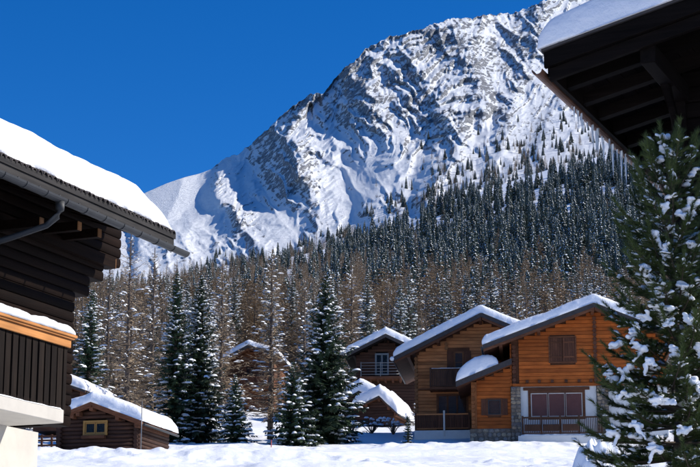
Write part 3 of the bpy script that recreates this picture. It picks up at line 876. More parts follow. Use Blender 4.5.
near_tree('l', 101, 128, 250, 'bare larch left of the largest bare larch, above the cabin roof', 36, 24, step=.40, nbr=6, twd=.9, snow=.3)
near_tree('l', 218, 142, 262, 'bare brown larch just right of the pair of dark spruces', 36, 25, step=.36, nbr=7, twd=1.3, snow=.4)
near_tree('l', 352, 168, 262, 'bare larch rising behind the right side of the tall full spruce', 34, 26, step=.38, nbr=7, twd=1.2, snow=.4)
near_tree('l', 418, 140, 402, 'low twiggy larch sapling between the dark chalet and the tan chalet', 13, 27, step=.22, nbr=7, twd=1.2, snow=.6, base=.03)

# ------------------------------------------------------------------ forest
def forest_spruce(seed, H, lod):
    t_, c_, s_ = spruce(seed, H, H * .19, step=H * (.032 if lod == 2 else .05), nbr=(8 if lod == 2 else 6), tw=(5 if lod == 2 else 3), snow=(.72 if lod == 2 else 0), droop=.5, lumpy=.85 * H / 12)
    return t_, c_, s_
def far_spruce(seed):
    """unit-high spruce for the distance: drooping boughs, dark below and white on top"""
    r = random.Random(seed); s = Soup(); Z = Vector((0, 0, 1))
    h = .05
    s.tri(Vector((-.012, 0, -.02)), Vector((.012, 0, -.02)), Vector((0, 0, .97)), 2)
    while h < .97:
        R = .17 * (1 - h) ** .85 + .012
        n = max(4, int(10 * (1 - h) + 3)); a0 = r.uniform(0, 6.28)
        for k in range(n):
            a = a0 + 6.283 * k / n + r.uniform(-.3, .3); L = R * r.uniform(.7, 1.2)
            d = Vector((math.cos(a), math.sin(a), 0)); p = Z * (h + .02) + d * L * .1
            q = d * L + Z * (h - L * r.uniform(.25, .5))
            s.blade(p, q, L * .30, Z, 0)
            s.tri(p, q, d * L * .45 + Z * (h - .055), 0)
            if r.random() < .9:
                q2 = p.lerp(q, r.uniform(.5, .98)) + Z * .006; p2 = p.lerp(q, r.uniform(.15, .4)) + Z * .012
                s.blade(p2, q2, L * .19, Z, 1)
        h += .042 * (1.15 - .5 * h) * r.uniform(.85, 1.15)
    return s
def far_larch(seed):
    r = random.Random(seed); s = Soup(); Z = Vector((0, 0, 1))
    s.tri(Vector((-.010, 0, -.02)), Vector((.010, 0, -.02)), Vector((0, 0, .99)), 2)
    s.tri(Vector((0, -.010, -.02)), Vector((0, .010, -.02)), Vector((0, 0, .99)), 2)
    h = .14
    while h < .98:
        R = .155 * (1 - h) ** .75 + .012
        for k in range(7):
            a = r.uniform(0, 6.28); L = R * r.uniform(.55, 1.2)
            d = Vector((math.cos(a), math.sin(a), 0)); sd = Vector((-d.y, d.x, 0))
            q = d * L + Z * (h + L * r.uniform(-.15, .5))
            s.blade(Z * h, q, .0045, Z + sd * r.uniform(-1, 1), 0)
            for _ in range(3):
                m_ = (Z * h).lerp(q, r.uniform(.25, .95))
                s.blade(m_, m_ + (d * r.uniform(0, 1) + sd * r.uniform(-1, 1) + Z * r.uniform(-.6, .5)) * L * .42, .0035, Vector((r.uniform(-1, 1), r.uniform(-1, 1), 1)), 0)
            if r.random() < .22: s.blade((Z * h).lerp(q, .3) + Z * .004, q + Z * .006, .004, Z, 1)
        h += .026 * r.uniform(.8, 1.2)
    return s

fr = random.Random(99)
spots = []
def forest_limit(px): return ytop(px)
for ring in range(9500):
    Yd = math.exp(fr.uniform(math.log(128), math.log(1480))) if ring % 3 else 128 + 1350 * fr.random() ** .8
    px = fr.uniform(-40, 740)
    x = X_at(px, Yd)
    # keep the village clear
    if Yd < 225 and 330 < px < 720 and Yd < 185: continue
    if Yd < 200 and 205 < px < 300: continue
    if Yd < 150 and px > 60: continue
    if Yd > 210 and float(perlin(x / 42, Yd / 75, 91)) < -.22 and fr.random() < .8: continue
    spots.append((px, Yd, x))
# thin out: keep a spacing
grid = {}; keep = []
for px, Yd, x in spots:
    sp = 4.6 if Yd < 500 else 5.0
    k = (int(x // sp), int(Yd // sp))
    if any((k[0] + i, k[1] + j) in grid for i in (-1, 0, 1) for j in (-1, 0, 1)): 
        if fr.random() < .45: continue
    grid[k] = 1
    keep.append((px, Yd, x))
forest = []
for px, Yd, x in keep:
    # spruces hold the upper right slope, larches the lower middle
    yline = 382 + (float(ytop(px)) - 382) * min(1, max(0, math.log(max(Yd, 300) / 300) / math.log(5))) - 12
    ps = float(sstep(300, 235, yline + .22 * (350 - px) * .6)) * .75 + .24
    if px > 470: ps = max(ps, float(sstep(282, 245, yline)) * .97)
    if px < 170: ps *= .7
    forest.append(('s' if fr.random() < ps else 'l', px, Yd, x))
# scattered trees above the closed forest, on the snow of the mountain foot
high = []
for k in range(1700):
    if len(high) > 800: break
    px = fr.choice((fr.uniform(360, 640), fr.uniform(200, 360), fr.uniform(420, 600)))
    yl = float(ytop(px)); up_ = abs(fr.gauss(0, 1)) * (26 if px > 360 else 8)
    P_ = mountain_point(px, yl + 4 - up_)
    if float(perlin(px / 16, (yl - up_) / 11, 90)) < fr.uniform(-.35, .25): continue
    high.append(('s' if fr.random() < .6 else 'l', px, float(P_[1]), float(P_[0]), float(P_[2])))

forest.sort(key=lambda q: q[2])
protos = {'s': [], 'l': [], 'sm': [], 'lm': []}
for k in range(6):
    t_, c_, s_ = forest_spruce(200 + k, 13, 2)
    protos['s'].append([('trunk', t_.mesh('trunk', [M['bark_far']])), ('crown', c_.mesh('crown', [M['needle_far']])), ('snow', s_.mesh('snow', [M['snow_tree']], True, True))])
    t_, b_, w_, s_ = larch(300 + k, 13, 2.0, step=.50, nbr=7, twd=1.0, snow=.10, thick=1.5)
    protos['l'].append([('trunk', t_.mesh('trunk', [M['bark_far']])), ('branches', b_.mesh('branches', [M['larch_far']])), ('twigs', w_.mesh('twigs', [M['larch_far']])), ('snow', s_.mesh('snow', [M['snow_tree']], True, True))])
fs = [far_spruce(400 + k) for k in range(6)]; fl = [far_larch(500 + k) for k in range(6)]
for k in range(6):
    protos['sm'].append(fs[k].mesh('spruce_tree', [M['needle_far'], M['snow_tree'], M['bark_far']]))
    protos['lm'].append(fl[k].mesh('larch_tree', [M['larch_far'], M['snow_tree'], M['bark_far']]))
LAB = {'s': ('snow-dusted spruce standing in the forest on the slope behind the chalets', 'spruces of the forest slope'),
       'l': ('bare brown larch standing in the forest on the slope behind the chalets', 'larches of the forest slope')}
NM = {'s': 'spruce_tree', 'l': 'larch_tree'}
cnt = {'s': 0, 'l': 0}
stuff = {'s': [], 'l': []}
for kd, px, Yd, x in forest:
    H = (min(23, max(7, fr.gauss(15, 3.6))) if kd == 's' else min(20, max(8, fr.gauss(14.5, 2.8)))) * (1.0 if Yd > 220 else .8)
    z = float(ground_z(x, Yd)); rot = fr.uniform(0, 6.28)
    if Yd < 420: H = max(5.0, min(H, Yd * math.tan(float(elev(270 if px < 340 else 262))) - z + fr.uniform(-2, 1)))
    cnt[kd] += 1
    if cnt[kd] <= 210:
        place_tree(NM[kd], fr.choice(protos[kd]), x, Yd, LAB[kd][0], 'tree', LAB[kd][1], rot, H / 13, .3, z)
    elif cnt[kd] <= 295:
        o = link(NM[kd], fr.choice(protos[kd + 'm'])); o.location = (x, Yd, z - .3); o.rotation_euler = (fr.gauss(0, .025), fr.gauss(0, .025), rot); o.scale = (H * fr.uniform(.85, 1.2), H * fr.uniform(.85, 1.2), H)
        tag(o, LAB[kd][0], 'tree', LAB[kd][1])
    else: stuff[kd].append((x, Yd, z - .3, H, rot))
for kd, px, Yd, x, z in high:
    stuff[kd].append((x, Yd, z - 1.0, fr.uniform(8, 19) * (1 - .3 * fr.random()), fr.uniform(0, 6.28)))
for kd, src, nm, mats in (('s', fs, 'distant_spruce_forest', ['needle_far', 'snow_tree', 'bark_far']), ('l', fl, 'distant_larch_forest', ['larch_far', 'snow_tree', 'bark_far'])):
    Va = []; Ma = []
    base = [(np.array([tuple(v) for v in s.V]), np.array(s.m)) for s in src]
    for x, y, z, H, rot in stuff[kd]:
        v, m_ = base[fr.randrange(len(base))]
        c, s_ = math.cos(rot), math.sin(rot)
        W = H * fr.uniform(.75, 1.45)
        Va.append(np.stack([(v[:, 0] * c - v[:, 1] * s_) * W + x, (v[:, 0] * s_ + v[:, 1] * c) * W + y, v[:, 2] * H + z], 1) + np.outer(v[:, 2] * H, [fr.gauss(0, .02), 0, 0])); Ma.append(m_)
    Va = np.concatenate(Va); Ma = np.concatenate(Ma)
    o = link(nm, np_mesh(nm, Va, np.arange(len(Va)).reshape(-1, 3), [M[q] for q in mats], Ma))
    tag(o, {'s': 'dense dark snow-dusted spruce forest covering the upper slope', 'l': 'brown bare larch forest covering the middle slope'}[kd], 'forest', kind='stuff')
    print(nm, len(stuff[kd]), 'trees', len(Va) // 3, 'tris')
# ------------------------------------------------------------------ snow lying on roofs
def roof_snow(parent, x0, x1, y0, y1, ztop, th, ex=.25, ey=.25, mat='snow_roof', over=.06, name='roof_snow', seed=1, nx=40, ny=40, bulge=.05, pw=.5, tapers=None):
    """slab of snow over a roof; ztop(x) = height of the roof skin; rounded rims, soft swells"""
    def axis(a, b, e, n):
        L = b - a
        e = min(e, L * .4)
        k = max(5, n // 5)
        s = e * (1 - np.cos(np.linspace(0, math.pi / 2, k)))
        return np.unique(np.concatenate([a + s, np.linspace(a + e, b - e, n), b - s]))
    xs = axis(x0 - over, x1 + over, ex, nx); ys = axis(y0 - over, y1 + over, ey, ny)
    X_, Y_ = np.meshgrid(xs, ys)
    def rim(d, e): return np.sqrt(np.clip(1 - (1 - np.clip(d / e, 0, 1)) ** 2, 0, 1)) ** (pw * 2)
    fx = rim(np.minimum(X_ - xs[0], xs[-1] - X_), ex); fy = rim(np.minimum(Y_ - ys[0], ys[-1] - Y_), ey)
    zb = ztop(X_)
    zsm = sum(ztop(X_ + o) for o in np.linspace(-.5, .5, 9)) / 9
    T_ = th * (1 + .10 * fbm(X_ / 1.6, Y_ / 1.6, 3, seed) + .03 * fbm(X_ / .35, Y_ / .35, 2, seed + 5))
    if tapers is not None: T_ = T_ * tapers(X_, Y_)
    Zt = np.maximum(zsm, zb) * 1 + (T_ * fx * fy) * 1
    Zt = np.where(fx * fy < .02, zb + .004, Zt)
    # the flank bulges over the roof's rim
    k = np.clip(fx * fy, 0, 1)
    Xo = X_ + bulge * np.where(X_ > (x0 + x1) / 2, 1, -1) * np.exp(-((k - .45) / .3) ** 2) * (np.minimum(X_ - xs[0], xs[-1] - X_) < ex)
    wob = .035 * fbm(X_ / .7, Y_ / .7, 2, seed + 9)
    n1, n0 = X_.shape
    V = np.concatenate([np.stack([Xo + wob * (k < .9), Y_ + wob * (k < .9), Zt], -1).reshape(-1, 3), np.stack([X_, Y_, zb + .003], -1).reshape(-1, 3)])
    I = np.arange(n0 * n1).reshape(n1, n0)
    top = np.stack([I[:-1, :-1], I[:-1, 1:], I[1:, 1:], I[1:, :-1]], -1).reshape(-1, 4)
    N = n0 * n1
    ring = np.concatenate([I[0, :], I[1:, -1], I[-1, -2::-1], I[-2:0:-1, 0]])
    rn = np.roll(ring, -1)
    side = np.stack([ring, ring + N, rn + N, rn], -1)
    bot = top[:, ::-1] + N
    me = np_mesh(name, V, np.concatenate([top, bot, side]), [M[mat]], smooth=True)
    return link(name, me, parent)

def snow_ridge(parent, p0, p1, w, h, name='snow', seed=1, mat='snow', n=40, m=9, lumpy=.25):
    """a rounded bead of snow lying along a rail or a sill, as a thing of its own or a part"""
    r = random.Random(seed); p0 = Vector(p0); p1 = Vector(p1); d = p1 - p0; L = d.length; d.normalize()
    s = d.cross(Vector((0, 0, 1))).normalized()
    V = []; Fc = []
    for i in range(n + 1):
        t_ = i / n; e = min(1, min(t_, 1 - t_) * L / (w * .8)); e = math.sqrt(max(0, 1 - (1 - e) ** 2))
        hh = h * (1 + lumpy * float(fbm(t_ * L / .35, 0, 3, seed))) * max(e, .05); ww = w * (1 + .12 * float(fbm(t_ * L / .3, 7, 2, seed))) * (.6 + .4 * e)
        c = p0 + d * (L * t_)
        for k in range(m):
            a = math.pi * k / (m - 1)
            V.append(tuple(c + s * (math.cos(a) * ww * .5) + Vector((0, 0, 1)) * (math.sin(a) ** .7 * hh)))
    for i in range(n):
        for k in range(m - 1):
            a = i * m + k; Fc.append((a, a + m, a + m + 1, a + 1))
        Fc.append((i * m + m - 1, (i + 1) * m + m - 1, (i + 1) * m, i * m))
    Fc.append((0, 1, 2, 3)) 
    return link(name, np_mesh(name, V, Fc, [M[mat]], smooth=True), parent)

# ------------------------------------------------------------------ dark wooden house on the left
LH = Frame(at(64, 410, 26), 22.1)
lh = LH.root('wooden_house')
tag(lh, 'dark wooden house at the left edge with a balcony and thick snow on its roof', 'house')
YB = -7.5                                   # runs on out of the frame
WX = -.95                                   # wall plane
ROOF_Y1 = 2.78
S_ = math.tan(math.radians(20))
# base and upper wall cores
box_obj('plaster_wall', -8, WX, YB, LH.hit(38, 440, x=WX)[1], -6, -.19, M['plaster'], lh)
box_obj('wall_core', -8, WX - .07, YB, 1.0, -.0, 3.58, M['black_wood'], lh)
# wall logs; their ends step out under the roof at the far corner
zt = 0.0; k = 0
steps = [(2.35, 1.15), (2.55, 1.55), (2.75, 2.0), (2.95, 2.4), (3.5, 2.66)]
yy0 = LH.hit(75, 300, x=WX)[1]
ends = [(LH.hit(75, 283, x=WX)[2], yy0), (LH.hit(90, 272, x=WX)[2], LH.hit(90, 275, x=WX)[1]), (LH.hit(104, 262, x=WX)[2], LH.hit(104, 265, x=WX)[1]), (9, LH.hit(121, 255, x=WX)[1])]
print('log ends', ends)
while zt < 3.5:
    h = .165
    ye = [e for z_, e in ends if zt + h <= z_ + .02]
    ye = ye[0]
    b = MB(); a = []
    for q in range(8):
        an = math.pi * (q / 7 - .5)
        a.append((WX - .03 + .03 * math.cos(an), zt + h / 2 + h * .485 * math.sin(an)))
    a += [(WX - .3, zt + h), (WX - .3, zt)]
    b.prism(a, YB, ye)
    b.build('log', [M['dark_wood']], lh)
    zt += h; k += 1
# end wall, seen edge on
for zz in np.arange(0, 3.2, .165):
    box_obj('log', -4, WX - .32, yy0 - .25 + .0, yy0 - .08, zz + .005, zz + .16, M['dark_wood'], lh)
# corner purlin; sunlight on its end is put into a paler colour
box_obj('purlin', WX - .1, WX + .10, YB, LH.hit(117, 255, x=WX + .1)[1] - .03, 2.72, 2.90, M['dark_wood'], lh)
ye = LH.hit(117, 255, x=WX + .1)[1]
box_obj('purlin_end', WX - .09, WX + .09, ye - .028, ye, 2.73, 2.89, M['log_end'], lh)
# roof deck, rafters, fascia
def lz(x): return 3.20 + (.28 - x) * S_
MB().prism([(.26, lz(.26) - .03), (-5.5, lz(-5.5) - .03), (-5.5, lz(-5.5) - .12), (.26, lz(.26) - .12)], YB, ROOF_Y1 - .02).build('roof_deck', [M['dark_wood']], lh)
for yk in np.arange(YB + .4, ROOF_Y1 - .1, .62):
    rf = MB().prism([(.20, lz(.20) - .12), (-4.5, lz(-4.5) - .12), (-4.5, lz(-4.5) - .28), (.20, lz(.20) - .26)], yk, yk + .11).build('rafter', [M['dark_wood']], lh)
    box_obj('rafter_end', -.06 + .264, .2065, yk + .01, yk + .10, lz(.2) - .25, lz(.2) - .13, M['log_end'], lh)  # lit rafter tail, its brightness painted by the paler wood
box_obj('fascia_board', .215, .262, YB, ROOF_Y1, lz(.26) - .225, lz(.26) - .02, M['fascia_wood'], lh)
box_obj('fascia_board', .264, .285, YB, ROOF_Y1 + .02, lz(.26) - .10, lz(.26) - .012, M['fascia_wood'], lh)
# row of barrel tiles along the eave
tb = MB(); nseg = 6
vs = []; 
for yy_, zz_ in ((0, 0),):
    pass
for end in (0, -.42):
    for q in range(nseg + 1):
        an = math.pi * q / nseg
        vs.append((end + .02, -.062 * math.cos(an) + .062, end * -S_ + .055 * math.sin(an)))
    for q in range(nseg, -1, -1):
        an = math.pi * q / nseg
        vs.append((end + .02, -.050 * math.cos(an) + .062, end * -S_ + .042 * math.sin(an)))
n_ = 2 * (nseg + 1)
tb.add(vs, [(i, i + 1, i + 1 + n_, i + n_) for i in range(n_ - 1)] + [(q, q + 1, n_ - 2 - q, n_ - 1 - q) for q in range(nseg)], 0)
tile_me = tb.mesh('roof_tile', [M['tile']])
yk = YB
while yk < ROOF_Y1 - .05:
    o = link('roof_tile', tile_me, lh, (.285 + rnd.uniform(-.012, .012), yk, lz(.285) - .02 + rnd.uniform(-.006, .006))); yk += .135
# beam ends under the eave, sunlight on them painted as paler faces
for px_, py_ in ((42, 222), (80, 226), (100, 233)):
    q = LH.hit(px_, py_, x=-.22)
    box_obj('beam', WX - .2, -.235, q[1] - .055, q[1] + .055, q[2] - .07, q[2] + .07, M['dark_wood'], lh)
    box_obj('beam_end', -.2345, -.22, q[1] - .05, q[1] + .05, q[2] - .065, q[2] + .065, M['log_end'], lh)
# gutter with brackets
GZ = LH.hit(100, 221, x=.34)[2]
def gutter(x, z, r_, y0, y1):
    b = MB(); pr = []
    for q in range(9):
        an = math.pi + math.pi * q / 8; pr.append((x + r_ * math.cos(an), z + r_ * math.sin(an)))
    inn = [(x + (r_ - .008) * math.cos(math.pi + math.pi * q / 8), z + .004 + (r_ - .008) * math.sin(math.pi + math.pi * q / 8)) for q in range(8, -1, -1)]
    b.prism(pr + inn, y0, y1); return b
YG1 = LH.hit(186, 253, x=.36)[1]
gutter(.36, GZ + .075, .075, YB, YG1).build('gutter', [M['metal']], lh)
gb = MB(); gb.add([(.36 + .07 * math.cos(math.pi + math.pi * q / 8), YG1, GZ + .075 + .07 * math.sin(math.pi + math.pi * q / 8)) for q in range(9)], [tuple(range(9))])
gb.build('gutter_end', [M['metal']], lh)
yk = YB + .1
while yk < YG1:
    b = MB(); pr = [(.36 + .084 * math.cos(math.pi + math.pi * q / 8), GZ + .075 + .084 * math.sin(math.pi + math.pi * q / 8)) for q in range(9)]
    inn = [(.36 + .0762 * math.cos(math.pi + math.pi * q / 8), GZ + .075 + .0762 * math.sin(math.pi + math.pi * q / 8)) for q in range(8, -1, -1)]
    b.prism(pr + inn, yk, yk + .03); b.box(.262, .285, yk, yk + .03, GZ + .06, GZ + .16)
    b.build('gutter_bracket', [M['metal']], lh); yk += .55
yd = LH.hit(60, 205, x=.36)[1]
pts = [(.36, yd, GZ + .02), (.36, yd, GZ - .10), (.33, yd - .02, GZ - .2), (.2, yd - .08, GZ - .33), (-.25, yd - .30, GZ - .52), (-.70, yd - .50, GZ - .68), (-.86, yd - .58, GZ - .78), (-.88, yd - .58, GZ - 1.2), (-.88, yd - .58, 0.02)]
MB().tube(pts, [.07, .062, .05, .045, .045, .045, .045, .045, .045], 12).build('downpipe', [M['metal']], lh)
roof_snow(lh, -4.6, .24, YB, ROOF_Y1 - .06, lambda x: lz(x) + .035, .52, ex=.34, ey=1.5, name='roof_snow', seed=3, nx=50, ny=90, over=.03, bulge=.03, pw=.55)
# balcony
box_obj('balcony_slab', WX, 0, YB, 0, -.19, 0, M['plaster'], lh, .008)
yk = -5.6; me_b = None
pm = MB()
prof = [(-.10, 0), (-.10, .04), (-.088, .06), (-.088, .84), (-.10, .90), (-.10, .955), (.10, .955), (.10, .90), (.088, .84), (.088, .06), (.10, .04), (.10, 0)]
pm.prism_x([(a * .74, z) for a, z in prof], -.018, .018)
plank_me = pm.mesh('balcony_plank', [M['dark_wood_v']])
while yk < -.02:
    o = link('balcony_plank', plank_me, lh, (-.05 + rnd.uniform(-.004, .004), yk, .012)); o.rotation_euler = (0, 0, rnd.uniform(-.03, .03)); yk += .172
b2 = MB().prism_x([(-.02, 0), (-.02, .955), (.02, .955), (.02, 0)], -.012, .012).mesh('balcony_batten', [M['dark_wood_v']])
yk = -5.6 + .086
while yk < -.1:
    link('balcony_batten', b2, lh, (-.075, yk, .012)); yk += .172
box_obj('corner_post', -.115, -.03, .0, .09, -.05, .97, M['dark_wood_v'], lh, .006)
for q in range(4): 
    o = link('balcony_plank', plank_me, lh, (-.22 - q * .2, .05, .012)); o.rotation_euler = (0, 0, math.pi / 2)
box_obj('rail_front_board', -.02, .012, -5.8, .12, .925, 1.045, M['orange_board'], lh, .006)
box_obj('rail_moulding', -.05, .045, -5.8, .165, 1.047, 1.072, M['orange_board'], lh, .005)
box_obj('rail_cap', -.18, .07, -5.8, .20, 1.074, 1.118, M['orange_board'], lh, .008)
snow_ridge(lh, (-.055, -5.8, 1.119), (-.055, .205, 1.119), .27, .14, 'rail_snow', 5, 'snow', 140, 13, .18)
snow_ridge(lh, (-.03, -5.8, .001), (-.03, -.03, .001), .07, .018, 'slab_snow', 6, 'snow', 90, 5, .6)

# ------------------------------------------------------------------ dark house corner on the right
RH = Frame(at(547, 72, 18), 23.5)
rh = RH.root('wooden_house')
tag(rh, 'black shaded wooden house at the upper right with icicles along its snowy eave', 'house')
RS = .235
def rz_(x): return .06 + x * RS            # underside line of the roof
YE = 13.0
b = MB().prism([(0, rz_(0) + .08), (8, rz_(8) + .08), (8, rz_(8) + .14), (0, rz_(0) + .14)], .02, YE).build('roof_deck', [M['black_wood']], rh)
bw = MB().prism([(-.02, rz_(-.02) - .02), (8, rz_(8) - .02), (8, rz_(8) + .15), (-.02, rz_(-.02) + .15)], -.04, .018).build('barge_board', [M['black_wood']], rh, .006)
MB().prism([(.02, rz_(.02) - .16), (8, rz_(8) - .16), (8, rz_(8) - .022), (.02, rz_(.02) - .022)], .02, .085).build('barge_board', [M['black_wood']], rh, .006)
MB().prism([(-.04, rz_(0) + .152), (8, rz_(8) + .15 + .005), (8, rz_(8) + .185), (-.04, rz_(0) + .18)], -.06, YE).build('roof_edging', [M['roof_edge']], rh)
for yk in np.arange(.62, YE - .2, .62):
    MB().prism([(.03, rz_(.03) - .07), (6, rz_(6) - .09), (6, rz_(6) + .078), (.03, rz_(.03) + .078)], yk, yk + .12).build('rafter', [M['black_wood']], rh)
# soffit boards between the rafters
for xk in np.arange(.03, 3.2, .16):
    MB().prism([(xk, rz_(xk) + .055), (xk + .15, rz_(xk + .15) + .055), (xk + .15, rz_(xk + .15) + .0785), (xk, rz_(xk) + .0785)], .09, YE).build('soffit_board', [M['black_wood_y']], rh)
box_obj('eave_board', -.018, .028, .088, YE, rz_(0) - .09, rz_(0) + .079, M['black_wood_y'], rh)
gb = MB()
gut = gutter(-.09, .02, .06, -.06, YE); gut.build('gutter', [M['gutter_brown']], rh)
WYR = 1.6
WXR = RH.hit(677, 110, y=WYR)[0]
# gable wall of planks, post, purlins and a brace
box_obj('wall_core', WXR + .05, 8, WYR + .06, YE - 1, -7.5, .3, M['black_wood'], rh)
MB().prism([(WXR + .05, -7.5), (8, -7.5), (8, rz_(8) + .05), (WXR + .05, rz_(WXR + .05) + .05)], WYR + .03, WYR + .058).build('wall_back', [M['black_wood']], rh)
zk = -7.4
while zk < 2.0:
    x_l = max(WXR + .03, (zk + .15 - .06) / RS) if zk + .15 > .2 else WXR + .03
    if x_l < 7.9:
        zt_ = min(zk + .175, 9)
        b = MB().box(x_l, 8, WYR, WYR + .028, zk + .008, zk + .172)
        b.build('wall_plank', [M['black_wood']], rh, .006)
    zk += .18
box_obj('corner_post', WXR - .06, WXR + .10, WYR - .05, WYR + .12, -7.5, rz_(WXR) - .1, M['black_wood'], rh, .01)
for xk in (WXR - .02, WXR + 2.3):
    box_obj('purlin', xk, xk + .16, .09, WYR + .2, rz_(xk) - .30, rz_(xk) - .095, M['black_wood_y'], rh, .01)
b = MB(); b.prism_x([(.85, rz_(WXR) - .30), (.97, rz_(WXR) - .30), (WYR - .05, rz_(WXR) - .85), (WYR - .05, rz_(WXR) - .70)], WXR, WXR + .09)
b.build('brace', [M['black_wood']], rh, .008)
roof_snow(rh, 0, 7.9, -.02, YE, lambda x: rz_(x) + .186, .36, ex=.22, ey=.13, name='roof_snow', seed=8, nx=80, ny=90, over=.07, bulge=.03, mat='snow_roof')
# icicles
ir = random.Random(4); yk = 1.15
while yk < 11:
    L_ = ir.choice((.06, .10, .16, .25, .33, .40)) * ir.uniform(.7, 1.25) * (1 if yk < 8 else .7)
    if yk < 1.9: L_ *= .5
    rr = .006 + L_ * .032; L_ *= .85
    x_ = -.085 + ir.uniform(-.03, .03)
    pts = [(x_, yk, -.03), (x_ + ir.uniform(-.004, .004), yk, -.03 - L_ * .35), (x_, yk + ir.uniform(-.01, .01), -.03 - L_ * .75), (x_, yk, -.03 - L_)]
    MB().tube(pts, [rr, rr * .72, rr * .35, .001], 6).build('icicle', [M['ice']], rh)
    yk += ir.uniform(.05, .16)
# ------------------------------------------------------------------ chalets
class H2:
    """building with its front on the local plane y = 0; converts picture measurements of the front to metres"""
    def __init__(s, name, px, py, Y, az, label, cat='chalet', group=None):
        s.fr = Frame(at(px, py, Y), az); s.cx, s.cy = px, py
        s.o = s.fr.root(name); tag(s.o, label, cat, group)
    def x(s, px, y=0): return s.fr.hit(px, s.cy - 25, y=y)[0]
    def z(s, py, y=0): return s.fr.hit(s.cx + 20, py, y=y)[2]
    def p(s, px, py, y=0): q = s.fr.hit(px, py, y=y); return q[0], q[2]

def boards(parent, xl, xr, z0, z1, y, mat, row=.22, prof=None, holes=(), th=.035, name='wall_board', jit=.02):
    """horizontal boards, one object each; prof(x) = roof underside; split round the holes"""
    zk = z0
    while zk < z1 - .02:
        zt_ = min(zk + row, z1)
        a, b_ = xl, xr
        if prof is not None:
            xs_ = np.linspace(xl, xr, 80); ok = xs_[prof(xs_) > zt_ - row * .35]
            if len(ok) < 3: break
            a, b_ = max(xl, ok[0]), min(xr, ok[-1])
        segs = [(a, b_)]
        for hx0, hx1, hz0, hz1 in holes:
            if zt_ > hz0 + .02 and zk < hz1 - .02:
                ns = []
                for q0, q1 in segs:
                    if hx0 > q0: ns.append((q0, min(q1, hx0)))
                    if hx1 < q1: ns.append((max(q0, hx1), q1))
                segs = [q for q in ns if q[1] - q[0] > .05]
        for q0, q1 in segs:
            if q1 - q0 < .05: continue
            w = rnd.uniform(-jit, jit) * .3
            b = MB()
            pr = [(q0, zk + .006), (q1, zk + .006), (q1, zt_ - .008), (q0, zt_ - .008)]
            b.prism_x([(y + w, zk + .004), (y + w, zt_ - .03), (y + .022 + w, zt_ - .006), (y + th, zt_ - .006), (y + th, zk + .004)], q0, q1)
            b.build(name, [mat], parent)
        zk = zt_

def window(parent, x0, x1, z0, z1, y, frame_mat, n=2, pane='glass', shutters=0, shut_mat=None, fw=.07, curtain=False, leaf_mat=None, bars=0, name='window', casing=None):
    """casing round the hole, n leaves each with its frame and pane, set back in the wall; board shutters beside"""
    b = MB(); c = casing or fw
    for (a0, a1, c0, c1) in ((x0 - c, x1 + c, z1, z1 + c), (x0 - c, x1 + c, z0 - c, z0), (x0 - c, x0, z0 + .0005, z1 - .0005), (x1, x1 + c, z0 + .0005, z1 - .0005)):
        b.box(a0, a1, y - .045, y + .10, c0, c1)
    w_ = b.build(name, [frame_mat], parent)
    lw = (x1 - x0) / n
    for k in range(n):
        a0, a1 = x0 + k * lw + .012, x0 + (k + 1) * lw - .012; f = .045 if leaf_mat is None else .05
        b = MB()
        for r4 in ((a0, a1, z1 - f - .01, z1 - .01), (a0, a1, z0 + .01, z0 + f + .01), (a0, a0 + f, z0 + f + .0105, z1 - f - .0105), (a1 - f, a1, z0 + f + .0105, z1 - f - .0105)):
            b.box(r4[0], r4[1], y + .0, y + .045, r4[2], r4[3])
        for q in range(bars):
            zz = z0 + (z1 - z0) * (q + 1) / (bars + 1); b.box(a0 + f + .001, a1 - f - .001, y + .006, y + .038, zz - .015, zz + .015)
        b.build('window_frame', [leaf_mat or frame_mat], w_)
        box_obj('pane', a0 + f - .01, a1 - f + .01, y + .02, y + .028, z0 + f, z1 - f, M[pane], w_)
        if curtain: box_obj('curtain', a0 + f - .01, a1 - f + .01, y + .0285, y + .04, z0 + f, z1 - f, M['curtain'], w_)
    if shutters:
        for sx in (x0 - c - shutters, x1 + c + .01):
            b = MB(); nb = max(2, int(shutters / .14))
            for q in range(nb):
                b.box(sx + q * shutters / nb + .004, sx + (q + 1) * shutters / nb - .004, y - .06, y - .03, z0 - .04, z1 + .04)
            for zz in (z0 + .12, z1 - .18): b.box(sx + .02, sx + shutters - .03, y - .085, y - .0605, zz, zz + .07)
            b.build('shutter', [shut_mat or frame_mat], parent)
    return w_

def railing(parent, x0, x1, z0, z1, y, mat, n, post=(), depth=.05, mat_rail=None, top=.09, solid=False, side_to=None, posth=.0):
    box_obj('rail', x0, x1, y - .05, y + .05, z1 - top, z1, mat_rail or mat, parent, .008)
    box_obj('rail', x0, x1, y - .03, y + .03, z0, z0 + .07, mat_rail or mat, parent)
    w = (x1 - x0) / n
    me = MB().box(-w * (.44 if solid else .22), w * (.44 if solid else .22), -.018, .018, 0, z1 - top - z0 - .072)
    me = me.mesh('baluster', [mat])
    for k in range(n):
        link('baluster', me, parent, (x0 + (k + .5) * w, y, z0 + .071))
    for q in post:
        box_obj('rail_post', q - .06, q + .06, y - .07, y + .053, z0 - .02, z1 + .06 + posth, mat, parent, .01)
    if side_to is not None:
        for xx in (x0 + .03, x1 - .03):
            box_obj('side_rail', xx - .04, xx + .04, y + .055, side_to, z1 - top, z1 - .002, mat_rail or mat, parent)

